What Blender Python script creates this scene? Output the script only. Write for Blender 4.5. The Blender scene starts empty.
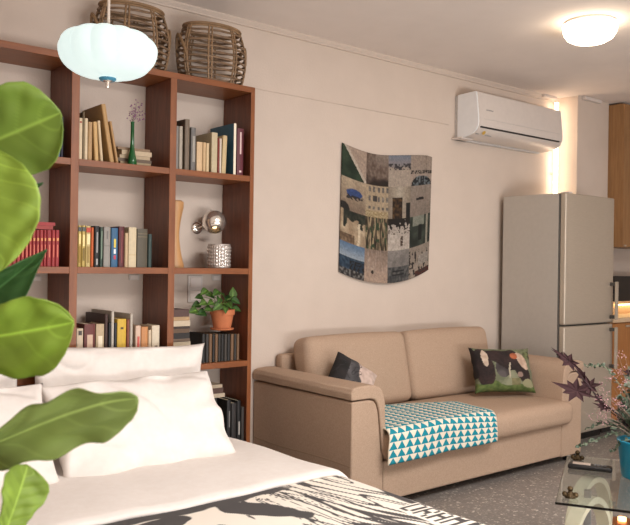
import bpy, bmesh, math, random
from mathutils import Vector, Matrix, noise, Euler
random.seed(7)
S = bpy.context.scene
COL = S.collection
PI = math.pi

# ------------------------------------------------------------------ camera
FPX, YAW, ROLL, CY, EYE = 773.36, 0.682877, 0.0147655, 264.0, 1.34
F = Vector((math.sin(YAW), math.cos(YAW), 0))
R0 = Vector((math.cos(YAW), -math.sin(YAW), 0)); U0 = Vector((0, 0, 1))
RC = R0*math.cos(ROLL) + U0*math.sin(ROLL)
UC = -R0*math.sin(ROLL) + U0*math.cos(ROLL)
ORG = Vector((0, 0, EYE))
def ray(x, y): return F + RC*((x-315)/FPX) - UC*((y-CY)/FPX)
def atY(x, y, Y):
    r = ray(x, y); return ORG + r*(Y/r.y)
def atZ(x, y, Z):
    r = ray(x, y); return ORG + r*((Z-EYE)/r.z)
def atD(x, y, d): return ORG + ray(x, y)*d
cam_d = bpy.data.cameras.new('camera'); cam = bpy.data.objects.new('camera', cam_d); COL.objects.link(cam)
cam_d.sensor_width = 36; cam_d.lens = FPX/630*36; cam_d.shift_y = 1.5/630
cam_d.clip_start = 0.05; cam_d.clip_end = 60
m = Matrix((RC, UC, -F)).transposed().to_4x4(); m.translation = ORG; cam.matrix_world = m
cam_d.dof.use_dof = True; cam_d.dof.focus_distance = 3.9; cam_d.dof.aperture_fstop = 11
S.camera = cam

# ------------------------------------------------------------------ materials
def lin(c):
    c = c/255
    return c/12.92 if c <= .04045 else ((c+.055)/1.055)**2.4
def rgb(r, g, b): return (lin(r), lin(g), lin(b), 1)
MATS = {}
def base_mat(name, col, rough=.6, metal=0, spec=.5):
    mt = bpy.data.materials.new(name); mt.use_nodes = True
    b = mt.node_tree.nodes['Principled BSDF']
    b.inputs['Base Color'].default_value = col; b.inputs['Roughness'].default_value = rough
    b.inputs['Metallic'].default_value = metal; b.inputs['Specular IOR Level'].default_value = spec
    MATS[name] = mt
    return mt, mt.node_tree, b
def noisy(name, c1, c2, scale=20, rough=.6, bump=0, bscale=None, metal=0, detail=4, stretch=None, spec=.5, coord='Object'):
    mt, nt, b = base_mat(name, c1, rough, metal, spec)
    tc = nt.nodes.new('ShaderNodeTexCoord'); n = nt.nodes.new('ShaderNodeTexNoise')
    n.inputs['Scale'].default_value = scale; n.inputs['Detail'].default_value = detail
    src = tc.outputs[coord]
    if stretch:
        mp = nt.nodes.new('ShaderNodeMapping'); mp.inputs['Scale'].default_value = stretch
        nt.links.new(src, mp.inputs[0]); src = mp.outputs[0]
    nt.links.new(src, n.inputs['Vector'])
    r = nt.nodes.new('ShaderNodeValToRGB')
    r.color_ramp.elements[0].position = .3; r.color_ramp.elements[1].position = .7
    r.color_ramp.elements[0].color = c1; r.color_ramp.elements[1].color = c2
    nt.links.new(n.outputs['Fac'], r.inputs[0]); nt.links.new(r.outputs[0], b.inputs['Base Color'])
    if bump:
        n2 = nt.nodes.new('ShaderNodeTexNoise'); n2.inputs['Scale'].default_value = bscale or scale*4
        n2.inputs['Detail'].default_value = 3
        nt.links.new(src, n2.inputs['Vector'])
        bp = nt.nodes.new('ShaderNodeBump'); bp.inputs['Strength'].default_value = bump; bp.inputs['Distance'].default_value = .01
        nt.links.new(n2.outputs['Fac'], bp.inputs['Height']); nt.links.new(bp.outputs[0], b.inputs['Normal'])
    return mt
def emit(name, col, strength):
    mt, nt, b = base_mat(name, col, .4)
    b.inputs['Base Color'].default_value = (.22, .24, .23, 1); b.inputs['Emission Color'].default_value = col; b.inputs['Emission Strength'].default_value = strength
    return mt
def painted(name, rough=.8, bump=0):
    """a printed surface: colours come from the mesh's own print"""
    mt, nt, b = base_mat(name, (1, 1, 1, 1), rough)
    a = nt.nodes.new('ShaderNodeVertexColor'); a.layer_name = 'print'
    nt.links.new(a.outputs[0], b.inputs['Base Color'])
    return mt
def plain(r, g, b, rough=.6, metal=0):
    k = 'plain_%d_%d_%d_%d_%d' % (r, g, b, rough*100, metal*100)
    if k not in MATS: noisy(k, rgb(r, g, b), rgb(min(255, r*1.06), min(255, g*1.06), min(255, b*1.06)), 60, rough, metal=metal)
    return MATS[k]

M_wall = noisy('wall_plaster', rgb(203, 189, 177), rgb(207, 193, 181), 6, .9, .12, 90)
M_ceil = noisy('ceiling_paint', rgb(224, 214, 207), rgb(228, 218, 211), 5, .9, .05, 60)
M_wood = noisy('mahogany', rgb(94, 50, 30), rgb(120, 68, 44), 9, .42, .03, 60, stretch=(6, 6, .7))
M_woodx = noisy('mahogany_rail', rgb(116, 63, 27), rgb(134, 77, 36), 9, .42, .03, 60, stretch=(.7, 6, 6))
M_edge = noisy('mahogany_edge', rgb(116, 63, 27), rgb(136, 79, 38), 9, .42, .03, 60, stretch=(6, 6, .7))
M_oak = noisy('oak', rgb(138, 100, 62), rgb(158, 118, 76), 8, .45, .03, 60, stretch=(8, 8, .6))
M_oak2 = noisy('warm_oak', rgb(150, 98, 52), rgb(166, 112, 62), 8, .45, .03, 60, stretch=(8, 8, .6))
M_steel = noisy('brushed_steel', rgb(180, 169, 154), rgb(188, 177, 162), 30, .4, .01, 200, metal=.4, stretch=(1, 1, 12))
M_steel2 = noisy('steel_side', rgb(182, 176, 168), rgb(186, 180, 172), 30, .5, 0, metal=.2)
M_sofa = noisy('beige_weave', rgb(174, 149, 128), rgb(188, 163, 142), 160, .95, .5, 420, spec=.15)
M_white = noisy('white_cotton', rgb(227, 220, 214), rgb(231, 225, 220), 30, .9, .12, 25, spec=.2)
M_plastic = noisy('white_plastic', rgb(208, 200, 194), rgb(212, 204, 198), 30, .35)
M_dark = plain(30, 29, 30, .5)
M_black = plain(22, 21, 22, .35)
M_grey = plain(120, 118, 116, .5)
M_chrome = noisy('chrome', rgb(232, 224, 216), rgb(236, 230, 222), 20, .16, metal=.85)
M_bronze = noisy('bronze', rgb(74, 60, 40), rgb(92, 76, 52), 30, .45, metal=.7)
M_copper = noisy('copper', rgb(190, 120, 70), rgb(200, 130, 80), 30, .3, metal=.9)
M_cane = noisy('cane', rgb(96, 74, 54), rgb(134, 108, 82), 25, .6, .1)
M_cane2 = noisy('light_cane', rgb(122, 96, 68), rgb(152, 122, 90), 25, .6, .1)
M_terra = noisy('terracotta', rgb(178, 104, 66), rgb(194, 118, 78), 20, .8, .1)
M_turq = noisy('turquoise_glaze', rgb(14, 132, 166), rgb(18, 142, 176), 12, .35)
M_cream = noisy('cream_lacquer', rgb(212, 206, 180), rgb(220, 214, 190), 12, .4)
M_soil = noisy('soil', rgb(50, 36, 26), rgb(70, 52, 38), 90, .95, .4)
M_pages = noisy('paper_edges', rgb(206, 190, 160), rgb(222, 208, 182), 120, .9, .1, 300, stretch=(12, 1, 1))
M_print = painted('printed_cloth', .9)
M_leafA = painted('leaf_skin', .55)
def mk_leaf(mt):
    nt = mt.node_tree; b = nt.nodes['Principled BSDF']; o = nt.nodes['Material Output']; vc = [n for n in nt.nodes if n.type == 'VERTEX_COLOR'][0]
    t = nt.nodes.new('ShaderNodeBsdfTranslucent'); mx = nt.nodes.new('ShaderNodeMixShader'); mx.inputs[0].default_value = .3
    nt.links.new(vc.outputs[0], t.inputs[0]); nt.links.new(b.outputs[0], mx.inputs[1]); nt.links.new(t.outputs[0], mx.inputs[2])
    nt.links.new(mx.outputs[0], o.inputs[0])
mk_leaf(M_leafA)
def glass(name, col, rough=.02, ior=1.45):
    mt, nt, b = base_mat(name, col, rough)
    b.inputs['Transmission Weight'].default_value = 1; b.inputs['IOR'].default_value = ior
    return mt
M_glass = glass('clear_glass', (.86, .93, .92, 1))
M_green_glass = glass('green_glass', rgb(10, 110, 40), .05)
M_green_body = noisy('bottle_green', rgb(10, 70, 30), rgb(16, 92, 40), 8, .12)
M_crystal = glass('cut_crystal', (.95, .95, .95, 1), .03, 1.5)
M_shade = emit('opal_glass', (.84, 1, .96, 1), 1.18)
M_dome = emit('lit_dome', (1, .80, .58, 1), 18)
M_tube = emit('led_tube', (1, .76, .54, 1), 15)
M_strip = emit('warm_strip', (1, .62, .26, 1), 14)
M_bulb = emit('warm_bulb', (1, .70, .38, 1), 6)
M_glow = emit('stand_in_glow', (1, .5, .2, 1), 6)

# terrazzo floor
M_floor, nt, b = base_mat('terrazzo', rgb(110, 100, 92), .38)
tc = nt.nodes.new('ShaderNodeTexCoord')
v1 = nt.nodes.new('ShaderNodeTexVoronoi'); v1.inputs['Scale'].default_value = 70
nt.links.new(tc.outputs['Object'], v1.inputs['Vector'])
rp = nt.nodes.new('ShaderNodeValToRGB'); rp.color_ramp.interpolation = 'CONSTANT'
els = rp.color_ramp.elements
els[0].position = 0; els[0].color = rgb(124, 118, 114); els[1].position = .3; els[1].color = rgb(138, 132, 127)
for p, c in ((.52, (152, 145, 138)), (.72, (126, 120, 116)), (.86, (186, 178, 168)), (.95, (210, 202, 192))):
    e = els.new(p); e.color = rgb(*c)
sp = nt.nodes.new('ShaderNodeSeparateColor'); nt.links.new(v1.outputs['Color'], sp.inputs[0]); nt.links.new(sp.outputs[0], rp.inputs[0])
v2 = nt.nodes.new('ShaderNodeTexVoronoi'); v2.inputs['Scale'].default_value = 70; v2.feature = 'DISTANCE_TO_EDGE'
nt.links.new(tc.outputs['Object'], v2.inputs['Vector'])
lt = nt.nodes.new('ShaderNodeMath'); lt.operation = 'LESS_THAN'; lt.inputs[1].default_value = .12
nt.links.new(v2.outputs['Distance'], lt.inputs[0])
mx = nt.nodes.new('ShaderNodeMix'); mx.data_type = 'RGBA'; mx.inputs[7].default_value = rgb(128, 122, 117)
nt.links.new(lt.outputs[0], mx.inputs[0]); nt.links.new(rp.outputs[0], mx.inputs[6]); nt.links.new(mx.outputs[2], b.inputs['Base Color'])

# triangle print for the throw
M_throw, nt, b = base_mat('triangle_print', (1, 1, 1, 1), .9, spec=.2)
uv = nt.nodes.new('ShaderNodeUVMap'); uv.uv_map = 'uv'
sx = nt.nodes.new('ShaderNodeSeparateXYZ'); nt.links.new(uv.outputs[0], sx.inputs[0])
def mth(op, a, bb=None):
    n = nt.nodes.new('ShaderNodeMath'); n.operation = op
    for i, q in enumerate((a, bb)):
        if q is None: continue
        if isinstance(q, (int, float)): n.inputs[i].default_value = q
        else: nt.links.new(q, n.inputs[i])
    return n.outputs[0]
fu = mth('FRACT', mth('DIVIDE', sx.outputs[0], .062)); fv = mth('FRACT', mth('DIVIDE', sx.outputs[1], .042))
tri = mth('LESS_THAN', mth('MULTIPLY', mth('ABSOLUTE', mth('SUBTRACT', fu, .5)), 2), mth('SUBTRACT', 1.02, fv))
mx = nt.nodes.new('ShaderNodeMix'); mx.data_type = 'RGBA'; mx.inputs[6].default_value = rgb(226, 218, 200); mx.inputs[7].default_value = rgb(28, 134, 152)
nt.links.new(tri, mx.inputs[0]); nt.links.new(mx.outputs[2], b.inputs['Base Color'])

# ------------------------------------------------------------------ mesh helpers
class MB:
    def __init__(s): s.v = []; s.f = []; s.c = None; s.uv = None
    def add(s, vs, fs):
        o = len(s.v); s.v += [Vector(p) for p in vs]; s.f += [tuple(i+o for i in q) for q in fs]; return s
    def box(s, x0, x1, y0, y1, z0, z1):
        return s.add([(x0,y0,z0),(x1,y0,z0),(x1,y1,z0),(x0,y1,z0),(x0,y0,z1),(x1,y0,z1),(x1,y1,z1),(x0,y1,z1)],
                     [(0,3,2,1),(4,5,6,7),(0,1,5,4),(1,2,6,5),(2,3,7,6),(3,0,4,7)])
    def lathe(s, prof, n=32, c=(0,0,0), lobes=0, lob=0, rx=1, ry=1):
        vs = []; c = Vector(c)
        for r, z in prof:
            for k in range(n):
                a = 2*PI*k/n; rr = r*(1+lob*math.cos(lobes*a)) if lobes else r
                vs.append(c+Vector((rr*rx*math.cos(a), rr*ry*math.sin(a), z)))
        fs = []
        for i in range(len(prof)-1):
            for k in range(n):
                fs.append((i*n+k, i*n+(k+1) % n, (i+1)*n+(k+1) % n, (i+1)*n+k))
        if prof[0][0] > 1e-5: fs.append(tuple(reversed(range(n))))
        if prof[-1][0] > 1e-5: fs.append(tuple((len(prof)-1)*n+k for k in range(n)))
        return s.add(vs, fs)
    def tube(s, pts, r, n=8, closed=False):
        pts = [Vector(p) for p in pts]; L = len(pts); rs = r if isinstance(r, (list, tuple)) else [r]*L
        vs = []; up = None
        for i, p in enumerate(pts):
            if closed: t = pts[(i+1) % L]-pts[i-1]
            else: t = pts[min(i+1, L-1)]-pts[max(i-1, 0)]
            t.normalize()
            if up is None:
                up = t.orthogonal().normalized()
            else:
                up = (up-t*up.dot(t)); up = up.normalized() if up.length > 1e-6 else t.orthogonal().normalized()
            w = t.cross(up)
            for k in range(n):
                a = 2*PI*k/n; vs.append(p+(up*math.cos(a)+w*math.sin(a))*rs[i])
        fs = []
        for i in range(L if closed else L-1):
            j = (i+1) % L
            for k in range(n): fs.append((i*n+k, i*n+(k+1) % n, j*n+(k+1) % n, j*n+k))
        if not closed: fs += [tuple(reversed(range(n))), tuple((L-1)*n+k for k in range(n))]
        return s.add(vs, fs)
    def prism(s, poly, ax, a0, a1):
        """poly: 2-D outline in the plane square to axis ax, extruded from a0 to a1"""
        n = len(poly); vs = []
        for a in (a0, a1):
            for p, q in poly: vs.append({'x': (a,p,q), 'y': (p,a,q), 'z': (p,q,a)}[ax])
        return s.add(vs, [tuple(range(n)), tuple(reversed(range(n, 2*n)))]+[(i, i+n, (i+1) % n+n, (i+1) % n) for i in range(n)])
    def rbox(s, x0, x1, y0, y1, z0, z1, r, n=10, puff=(0, 0, 0), lump=0, seed=0):
        h = Vector(((x1-x0)/2, (y1-y0)/2, (z1-z0)/2)); c = Vector(((x0+x1)/2, (y0+y1)/2, (z0+z1)/2))
        bm = bmesh.new(); bmesh.ops.create_cube(bm, size=2)
        bmesh.ops.subdivide_edges(bm, edges=bm.edges[:], cuts=n, use_grid_fill=True)
        bm.verts.index_update(); vs = []
        def warp(t, hh):   # three rows in each rounded band, the rest spread over the flat
            k = round((t+1)/2*(n+1)); b3 = 3; kk = min(k, n+1-k)
            if kk <= b3: o = hh-r*(kk/b3)
            else: o = (hh-r)*(1-2*(kk-b3)/(n+1-2*b3))
            return o if k > (n+1)/2 else -o
        for v in bm.verts:
            p = Vector((warp(v.co.x, h.x), warp(v.co.y, h.y), warp(v.co.z, h.z)))
            q = Vector([max(-(hh-r), min(hh-r, t)) for t, hh in zip(p, h)])
            d = p-q
            if d.length > 1e-7: d = d.normalized()*r
            o = q+d
            u = [1-min(1, abs(o[i])/h[i])**2 for i in range(3)]
            o += Vector((math.copysign(puff[0]*u[1]*u[2], o.x)*(abs(o.x)/h.x), math.copysign(puff[1]*u[0]*u[2], o.y)*(abs(o.y)/h.y), math.copysign(puff[2]*u[0]*u[1], o.z)*(abs(o.z)/h.z)))
            if lump: o += Vector((1, 1, 1))*lump*noise.noise(o*5+Vector((seed, 0, 0)))
            vs.append(o+c)
        fs = [tuple(v.index for v in f.verts) for f in bm.faces]; bm.free()
        return s.add(vs, fs)
    def grid(s, fn, nu, nv, colour=None, uvf=None):
        o = len(s.v)
        for j in range(nv+1):
            for i in range(nu+1):
                s.v.append(Vector(fn(i/nu, j/nv)))
        if colour:
            s.c = s.c or []
            for j in range(nv+1):
                for i in range(nu+1): s.c.append(colour(i/nu, j/nv))
        if uvf:
            s.uv = [uvf(i/nu, j/nv) for j in range(nv+1) for i in range(nu+1)]
        for j in range(nv):
            for i in range(nu):
                a = o+j*(nu+1)+i; s.f.append((a, a+1, a+nu+2, a+nu+1))
        return s
    def xf(s, mtx): s.v = [mtx @ p for p in s.v]; return s
    def build(s, name, mat, parent=None, smooth=False, bevel=0, solid=0, sub=0, loc=None, rot=None, angle=40, world=False):
        if world: s.xf(wm(parent).inverted())
        me = bpy.data.meshes.new(name); me.from_pydata([tuple(p) for p in s.v], [], s.f); me.update()
        bm = bmesh.new(); bm.from_mesh(me); bmesh.ops.recalc_face_normals(bm, faces=bm.faces[:]); bm.to_mesh(me); bm.free()
        me.materials.append(mat)
        if s.c:
            a = me.color_attributes.new('print', 'FLOAT_COLOR', 'POINT')
            for i, c in enumerate(s.c): a.data[i].color = c
        if s.uv:
            l = me.uv_layers.new(name='uv')
            for lp in me.loops: l.data[lp.index].uv = s.uv[lp.vertex_index]
        if smooth:
            for p in me.polygons: p.use_smooth = True
            if angle < 180:
                try: me.set_sharp_from_angle(angle=math.radians(angle))
                except Exception: pass
        o = bpy.data.objects.new(name, me); COL.objects.link(o)
        if parent: o.parent = parent
        if loc is not None: o.location = loc
        if rot is not None: o.rotation_euler = rot
        if bevel:
            md = o.modifiers.new('bevel', 'BEVEL'); md.width = bevel; md.segments = 2; md.limit_method = 'ANGLE'
        if solid:
            md = o.modifiers.new('solid', 'SOLIDIFY'); md.thickness = solid; md.offset = 0
        if sub:
            md = o.modifiers.new('sub', 'SUBSURF'); md.levels = sub; md.render_levels = sub
        return o
def wm(o): return (wm(o.parent) if o.parent else Matrix.Identity(4)) @ o.matrix_basis
def tag(o, label, cat, group=None):
    o['label'] = label; o['category'] = cat
    if group: o['group'] = group
    return o
def thing(name, label, cat, loc=(0, 0, 0), rot=(0, 0, 0), group=None):
    o = bpy.data.objects.new(name, None); COL.objects.link(o); o.location = loc; o.rotation_euler = rot
    o.empty_display_size = .05
    return tag(o, label, cat, group)
def struct(o): o['kind'] = 'structure'; return o
def bx(*a): return MB().box(*a)

# ------------------------------------------------------------------ the room
D = 3.92; HC = 2.81
X0, X1, Y0 = -1.7, 8.3, -2.6
struct(bx(X0-.1, X1+.1, Y0-.1, D+.1, -.1, 0).build('floor', M_floor))
struct(bx(X0-.1, X1+.1, Y0-.1, D+.1, HC, HC+.1).build('ceiling', M_ceil))
struct(bx(X0-.1, X1+.1, D, D+.1, 0, HC).build('wall_back', M_wall))
struct(bx(X0-.1, X0, Y0, D, 0, HC).build('wall_left', M_wall))
struct(bx(X1, X1+.1, Y0, D, 0, HC).build('wall_right', M_wall))
wx0, wx1, wz0, wz1 = .3, 4.6, .25, 2.4
wf = MB(); wf.box(X0, wx0, Y0-.1, Y0, 0, HC); wf.box(wx1, X1, Y0-.1, Y0, 0, HC); wf.box(wx0, wx1, Y0-.1, Y0, 0, wz0); wf.box(wx0, wx1, Y0-.1, Y0, wz1, HC)
struct(wf.build('wall_front', M_wall))
wn = MB()
for a in (wx0, (wx0+wx1)/2-.03, wx1-.06): wn.box(a, a+.06, Y0-.08, Y0-.02, wz0, wz1)
wn.box(wx0, wx1, Y0-.08, Y0-.02, wz0, wz0+.06); wn.box(wx0, wx1, Y0-.08, Y0-.02, wz1-.06, wz1)
struct(wn.build('window_1', M_plastic))
# column in the far corner
struct(bx(5.88, 6.372, 3.712, D, 0, HC).build('column', M_wall))
# ceiling moulding and the painted-over cable on the wall
cv = MB().prism([(D, HC), (D-.03, HC), (D-.03, HC-.008), (D-.012, HC-.026), (D-.012, HC-.034), (D, HC-.036)], 'x', X0, 5.88)
struct(cv.build('trim_1', M_wall))
struct(bx(2.50, 4.47, D-.008, D, 2.408, 2.418).build('trim_2', M_wall, bevel=.002))
struct(bx(5.62, 5.80, D-.06, D-.03, HC-.024, HC-.001).build('trim_3', M_plastic, bevel=.003))
struct(bx(5.94, 6.20, 3.675, 3.711, HC-.03, HC-.001).build('trim_4', M_plastic, bevel=.003))
struct(bx(2.49, 2.70, D-.012, D, 0, .08).build('baseboard_back', M_ceil, bevel=.003))

# switches on the wall seen through the shelf
def plate(x0, y0, x1, y1, label, n):
    a = atY(x0, y0, D-.004); c = atY(x1, y1, D-.004)
    t = thing('wall_switch', label, 'switch', ((a.x+c.x)/2, D-.001, c.z))
    w = (c.x-a.x)/2; h = a.z-c.z
    bx(-w, w, -.008, 0, 0, h).build('cover_plate', M_plastic, t, bevel=.002)
    for k in range(n):
        z0 = h*(k+.14)/n; z1 = h*(k+.86)/n
        bx(-w*.72, w*.72, -.012, -.0075, z0, z1).build('rocker', M_ceil, t, bevel=.002)
plate(188, 275.5, 202, 302, 'double white wall switch behind the trailing potted plant', 2)
plate(212, 275, 220, 280.5, 'single white switch just right of the double switch in the shelf', 1)
plate(129, 274.5, 139, 280, 'small white switch on wall under the centre compartment above the yellow book', 1)
plate(31, 276, 41, 281, 'white switch on wall below the row of red books', 1)

# ------------------------------------------------------------------ bookshelf
sh = thing('bookshelf', 'tall open-backed mahogany brown bookshelf of square compartments against the back wall', 'bookshelf', (1.42, 3.77, 0))
YF, YB = 3.626, 3.912
cols = [(.359, .395), (.892, .928), (1.430, 1.468), (1.960, 1.996), (2.468, 2.493)]
rows = [(2.303, 2.335), (1.80, 1.832), (1.277, 1.309), (.758, .790), (.235, .267)]
for i, (a, c) in enumerate(cols):
    bx(a, c, YF+.004, YB, 0, rows[0][0]-.001).build('upright', M_wood, sh, bevel=.001, world=True)
    bx(a-.0006, c+.0006, YF, YF+.0045, 0, 2.335).build('upright_edge', M_edge, sh, bevel=.001, world=True)
for i, (z0, z1) in enumerate(rows):
    if i == 0:
        bx(cols[0][0], cols[-1][1], YF+.004, YB, z0, z1).build('shelf_board', M_woodx, sh, bevel=.001, world=True)
        bx(cols[0][0], cols[-1][1], YF-.0008, YF+.004, z0, z1).build('board_edge', M_woodx, sh, bevel=.001, world=True)
    else:
        for k in range(len(cols)-1):
            bx(cols[k][1]+.001, cols[k+1][0]-.001, YF+.001, YB, z0, z1).build('shelf_board', M_woodx, sh, bevel=.001, world=True)

# ------------------------------------------------------------------ books
ORD = ['first', 'second', 'third', 'fourth', 'fifth', 'sixth', 'seventh', 'eighth', 'ninth', 'tenth', 'eleventh', 'twelfth', 'thirteenth', 'fourteenth', 'fifteenth', 'sixteenth']
SHELFTOP = {1: 1.832, 2: 1.309, 3: .790, 4: .267}
def book_parts(t, w, h, d, col, marks=None, hard=True):
    g0 = sum(col)/3; col = tuple(int((q*.85+g0*.15)*.93) for q in col)
    """upright book: spine towards -y, standing on z = 0, centred on x"""
    cv = MB(); k = min(.0025, w*.18)
    out = [(-w/2, d), (-w/2, .004), (-w/2+.0015, .001), (-w/4, -.0012), (0, -.002), (w/4, -.0012), (w/2-.0015, .001), (w/2, .004), (w/2, d), (w/2-k, d), (w/2-k, k+.002), (-w/2+k, k+.002), (-w/2+k, d)]
    cv.prism(out, 'z', 0, h)
    c = cv.build('cover', plain(*col, .55), t)
    bx(-w/2+k, w/2-k, k+.002, d-.004, .003, h-(.004 if hard else .0008)).build('page_block', M_pages, t)
    if marks:
        for (z0, z1, frac, mc) in marks:
            bx(-w*frac/2, w*frac/2, -.0032, -.0005, h*z0, h*z1).build('spine_label', plain(*mc, .6), t)
    return t
def row(row_n, where, group, items, Yf=3.642, base=None):
    """items: (x0, x1, ytop, colour, words, depth, lean_px, marks)"""
    zb = (base if base is not None else SHELFTOP[row_n])+.0005
    prev = -9
    for i, it in enumerate(items):
        x0, x1, yt, col, words = it[:5]
        dep = it[5] if len(it) > 5 else .15
        lean = it[6] if len(it) > 6 else 0
        marks = it[7] if len(it) > 7 else None
        yy = 272
        a = atY(x0, yt, Yf); c = atY(x1, yt, Yf)
        xa, xb, h = max(a.x, prev+.0012), c.x, (a.z+c.z)/2-zb
        w = max(.008, xb-xa-.0008)
        lab = '%s, %s from left in %s' % (words, ORD[i], where); assert len(lab.replace('-', '-').split()) <= 16, lab
        if lean:   # lean: degrees, top towards the left
            t = thing('book', lab, 'book', (xa+w, Yf, zb), (0, -math.radians(lean), 0), group)
            book_parts(t, w, h/math.cos(math.radians(lean)), dep, col, marks)
            for ch in t.children: ch.location.x -= w/2
        else:
            t = thing('book', lab, 'book', (xa+w/2, Yf, zb), (0, 0, 0), group)
            book_parts(t, w, h, dep, col, marks)
        prev = xa+w
def lying(x0, x1, Yf, zb, where, group, items, dep=.2):
    """a pile: items from the bottom up: (thickness, colour, words, dx0, dx1)"""
    z = zb+.0005; n = len(items)
    for i, (th, col, words, d0, d1) in enumerate(items):
        a, c = x0+d0, x1+d1; col = tuple(int(q*.86) for q in col)
        t = thing('book', '%s lying %s' % (words, where), 'book', ((a+c)/2, Yf+random.uniform(0, .006), z), (0, 0, random.uniform(-.02, .02)), group)
        L = c-a; k = min(.003, th*.2)
        # lying with its spine along the front
        cv = MB().prism([(0, 0), (dep, 0), (dep, k), (k, k), (k, th-k), (dep, th-k), (dep, th), (0, th)], 'x', -L/2, L/2)
        cv.build('cover', plain(*col, .55), t)
        bx(-L/2+.003, L/2-.003, k, dep-.004, k, th-k).build('page_block', M_pages, t)
        z += th+.0008
    return z
W_ = (232, 226, 214); G_ = (190, 160, 90)
tan1, tan2, cream = (196, 160, 112), (204, 168, 110), (214, 194, 158)
# upper left (behind the fig leaf)
row(1, 'the upper left compartment beside fig leaf', 'books in the upper left compartment', [
    (40, 46, 118, (150, 140, 120), 'stone-coloured book', .18), (46, 52, 112, (60, 80, 60), 'moss green book', .18),
    (52, 57.5, 109.5, (34, 60, 52), 'dark green tall book', .18), (58, 61, 116, (70, 100, 140), 'blue thin book', .15), (61.2, 64, 117, (40, 40, 64), 'navy thin book', .15)])
# upper middle
row(1, 'the upper middle compartment', 'books in the upper middle compartment', [
    (78.9, 83.0, 118, (222, 200, 164), 'cream paperback', .13, 0, [(.88, .92, .5, (150, 60, 40))]),
    (83.2, 84.6, 112, (140, 124, 96), 'drab thin tall book', .24),
    (84.8, 88.4, 118.3, (224, 202, 166), 'pale cream paperback', .13),
    (88.6, 92.8, 122, (186, 148, 100), 'brownish tan paperback', .13),
    (95.5, 99.6, 122, (212, 170, 106), 'yellowish tan paperback', .13, 3.5),
    (101.2, 104.2, 121, (214, 192, 152), 'pale beige paperback', .13, 5.5),
    (111.0, 115.4, 105, (190, 146, 88), 'large tan album leaning left', .24, 10),
    (117.0, 119.6, 122, (188, 144, 90), 'brown tan book leaning left', .18, 11)])
x0 = atY(119, 160, 3.70).x; x1 = atY(151, 160, 3.70).x
lying(x0+.005, x1, 3.70, 1.832, 'in the low pile behind the green bottle vase', 'pile behind the green bottle vase', [
    (.020, (198, 176, 140), 'cream book at the bottom', .004, 0), (.016, (110, 90, 70), 'dark book, second from bottom,', -.01, .004),
    (.017, (200, 178, 146), 'beige book, third from bottom,', 0, -.004), (.024, (214, 192, 160), 'pale book, second from top,', .01, .004), (.013, (150, 122, 92), 'brown topmost book', -.012, -.006)], dep=.17)
# upper right
row(1, 'the upper right compartment', 'books in the upper right compartment', [
    (176, 179.3, 126, (132, 128, 122), 'grey slim book', .18), (179.6, 183.2, 126.3, (172, 162, 146), 'pale grey slim book', .16),
    (185.4, 190.2, 119.2, (116, 100, 82), 'taupe tall hardback', .22), (191.4, 196.4, 127.5, (108, 106, 104), 'grey glossy hardback', .2, 0, [(.2, .8, .5, (150, 146, 138))]),
    (197, 203, 142, (214, 180, 134), 'peach-tan paperback', .12), (203.3, 206.4, 142.5, (206, 172, 124), 'tan thin paperback', .12), (206.6, 209.6, 143.2, (214, 188, 142), 'sand thin paperback', .12),
    (212, 218, 132.6, (196, 180, 142), 'greenish cream hardback', .2), (218.3, 219.8, 138, (150, 50, 40), 'red very thin book', .12), (220, 222, 138.5, (226, 214, 196), 'white thin book', .12),
    (222.3, 226.6, 135.6, (204, 178, 128), 'straw-coloured hardback', .17, -2),
    (233.8, 236.2, 123.4, (48, 100, 126), 'large dark blue picture book', .25, 0, [(0.002, .998, .98, (226, 216, 196))]),
    (237.4, 244, 128.5, (100, 32, 46), 'maroon hardback with white title', .2, 0, [(.45, .92, .22, (206, 180, 176)), (.06, .1, .3, (226, 200, 196))])])
# middle left: red row
reds = []
xs = [8, 12.6, 17, 21, 25, 29, 32.4, 36.2, 40, 43.8, 47.0, 52.0, 55.6, 59.8]
for i in range(len(xs)-1):
    c = [(168, 44, 50), (160, 40, 48), (176, 52, 56)][i % 3]
    reds.append((xs[i]+.2, xs[i+1], 230, c, 'red bound volume', .15, 0, [(.7, .78, .5, (214, 150, 96)), (.25, .6, .3, (198, 110, 90))]))
row(2, 'the row behind the fig leaves', 'red volumes in the middle left compartment', reds)
xa = atY(20, 228, 3.65).x; xb = atY(55, 228, 3.65).x; zt = atY(40, 229.6, 3.642).z+.002
lying(xa, xb, 3.66, zt, 'on top of the red row', 'books lying on the red row', [(.018, (170, 60, 54), 'red and cream book', 0, -.006), (.016, (172, 48, 52), 'red topmost book', -.01, .006)], dep=.13)
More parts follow.
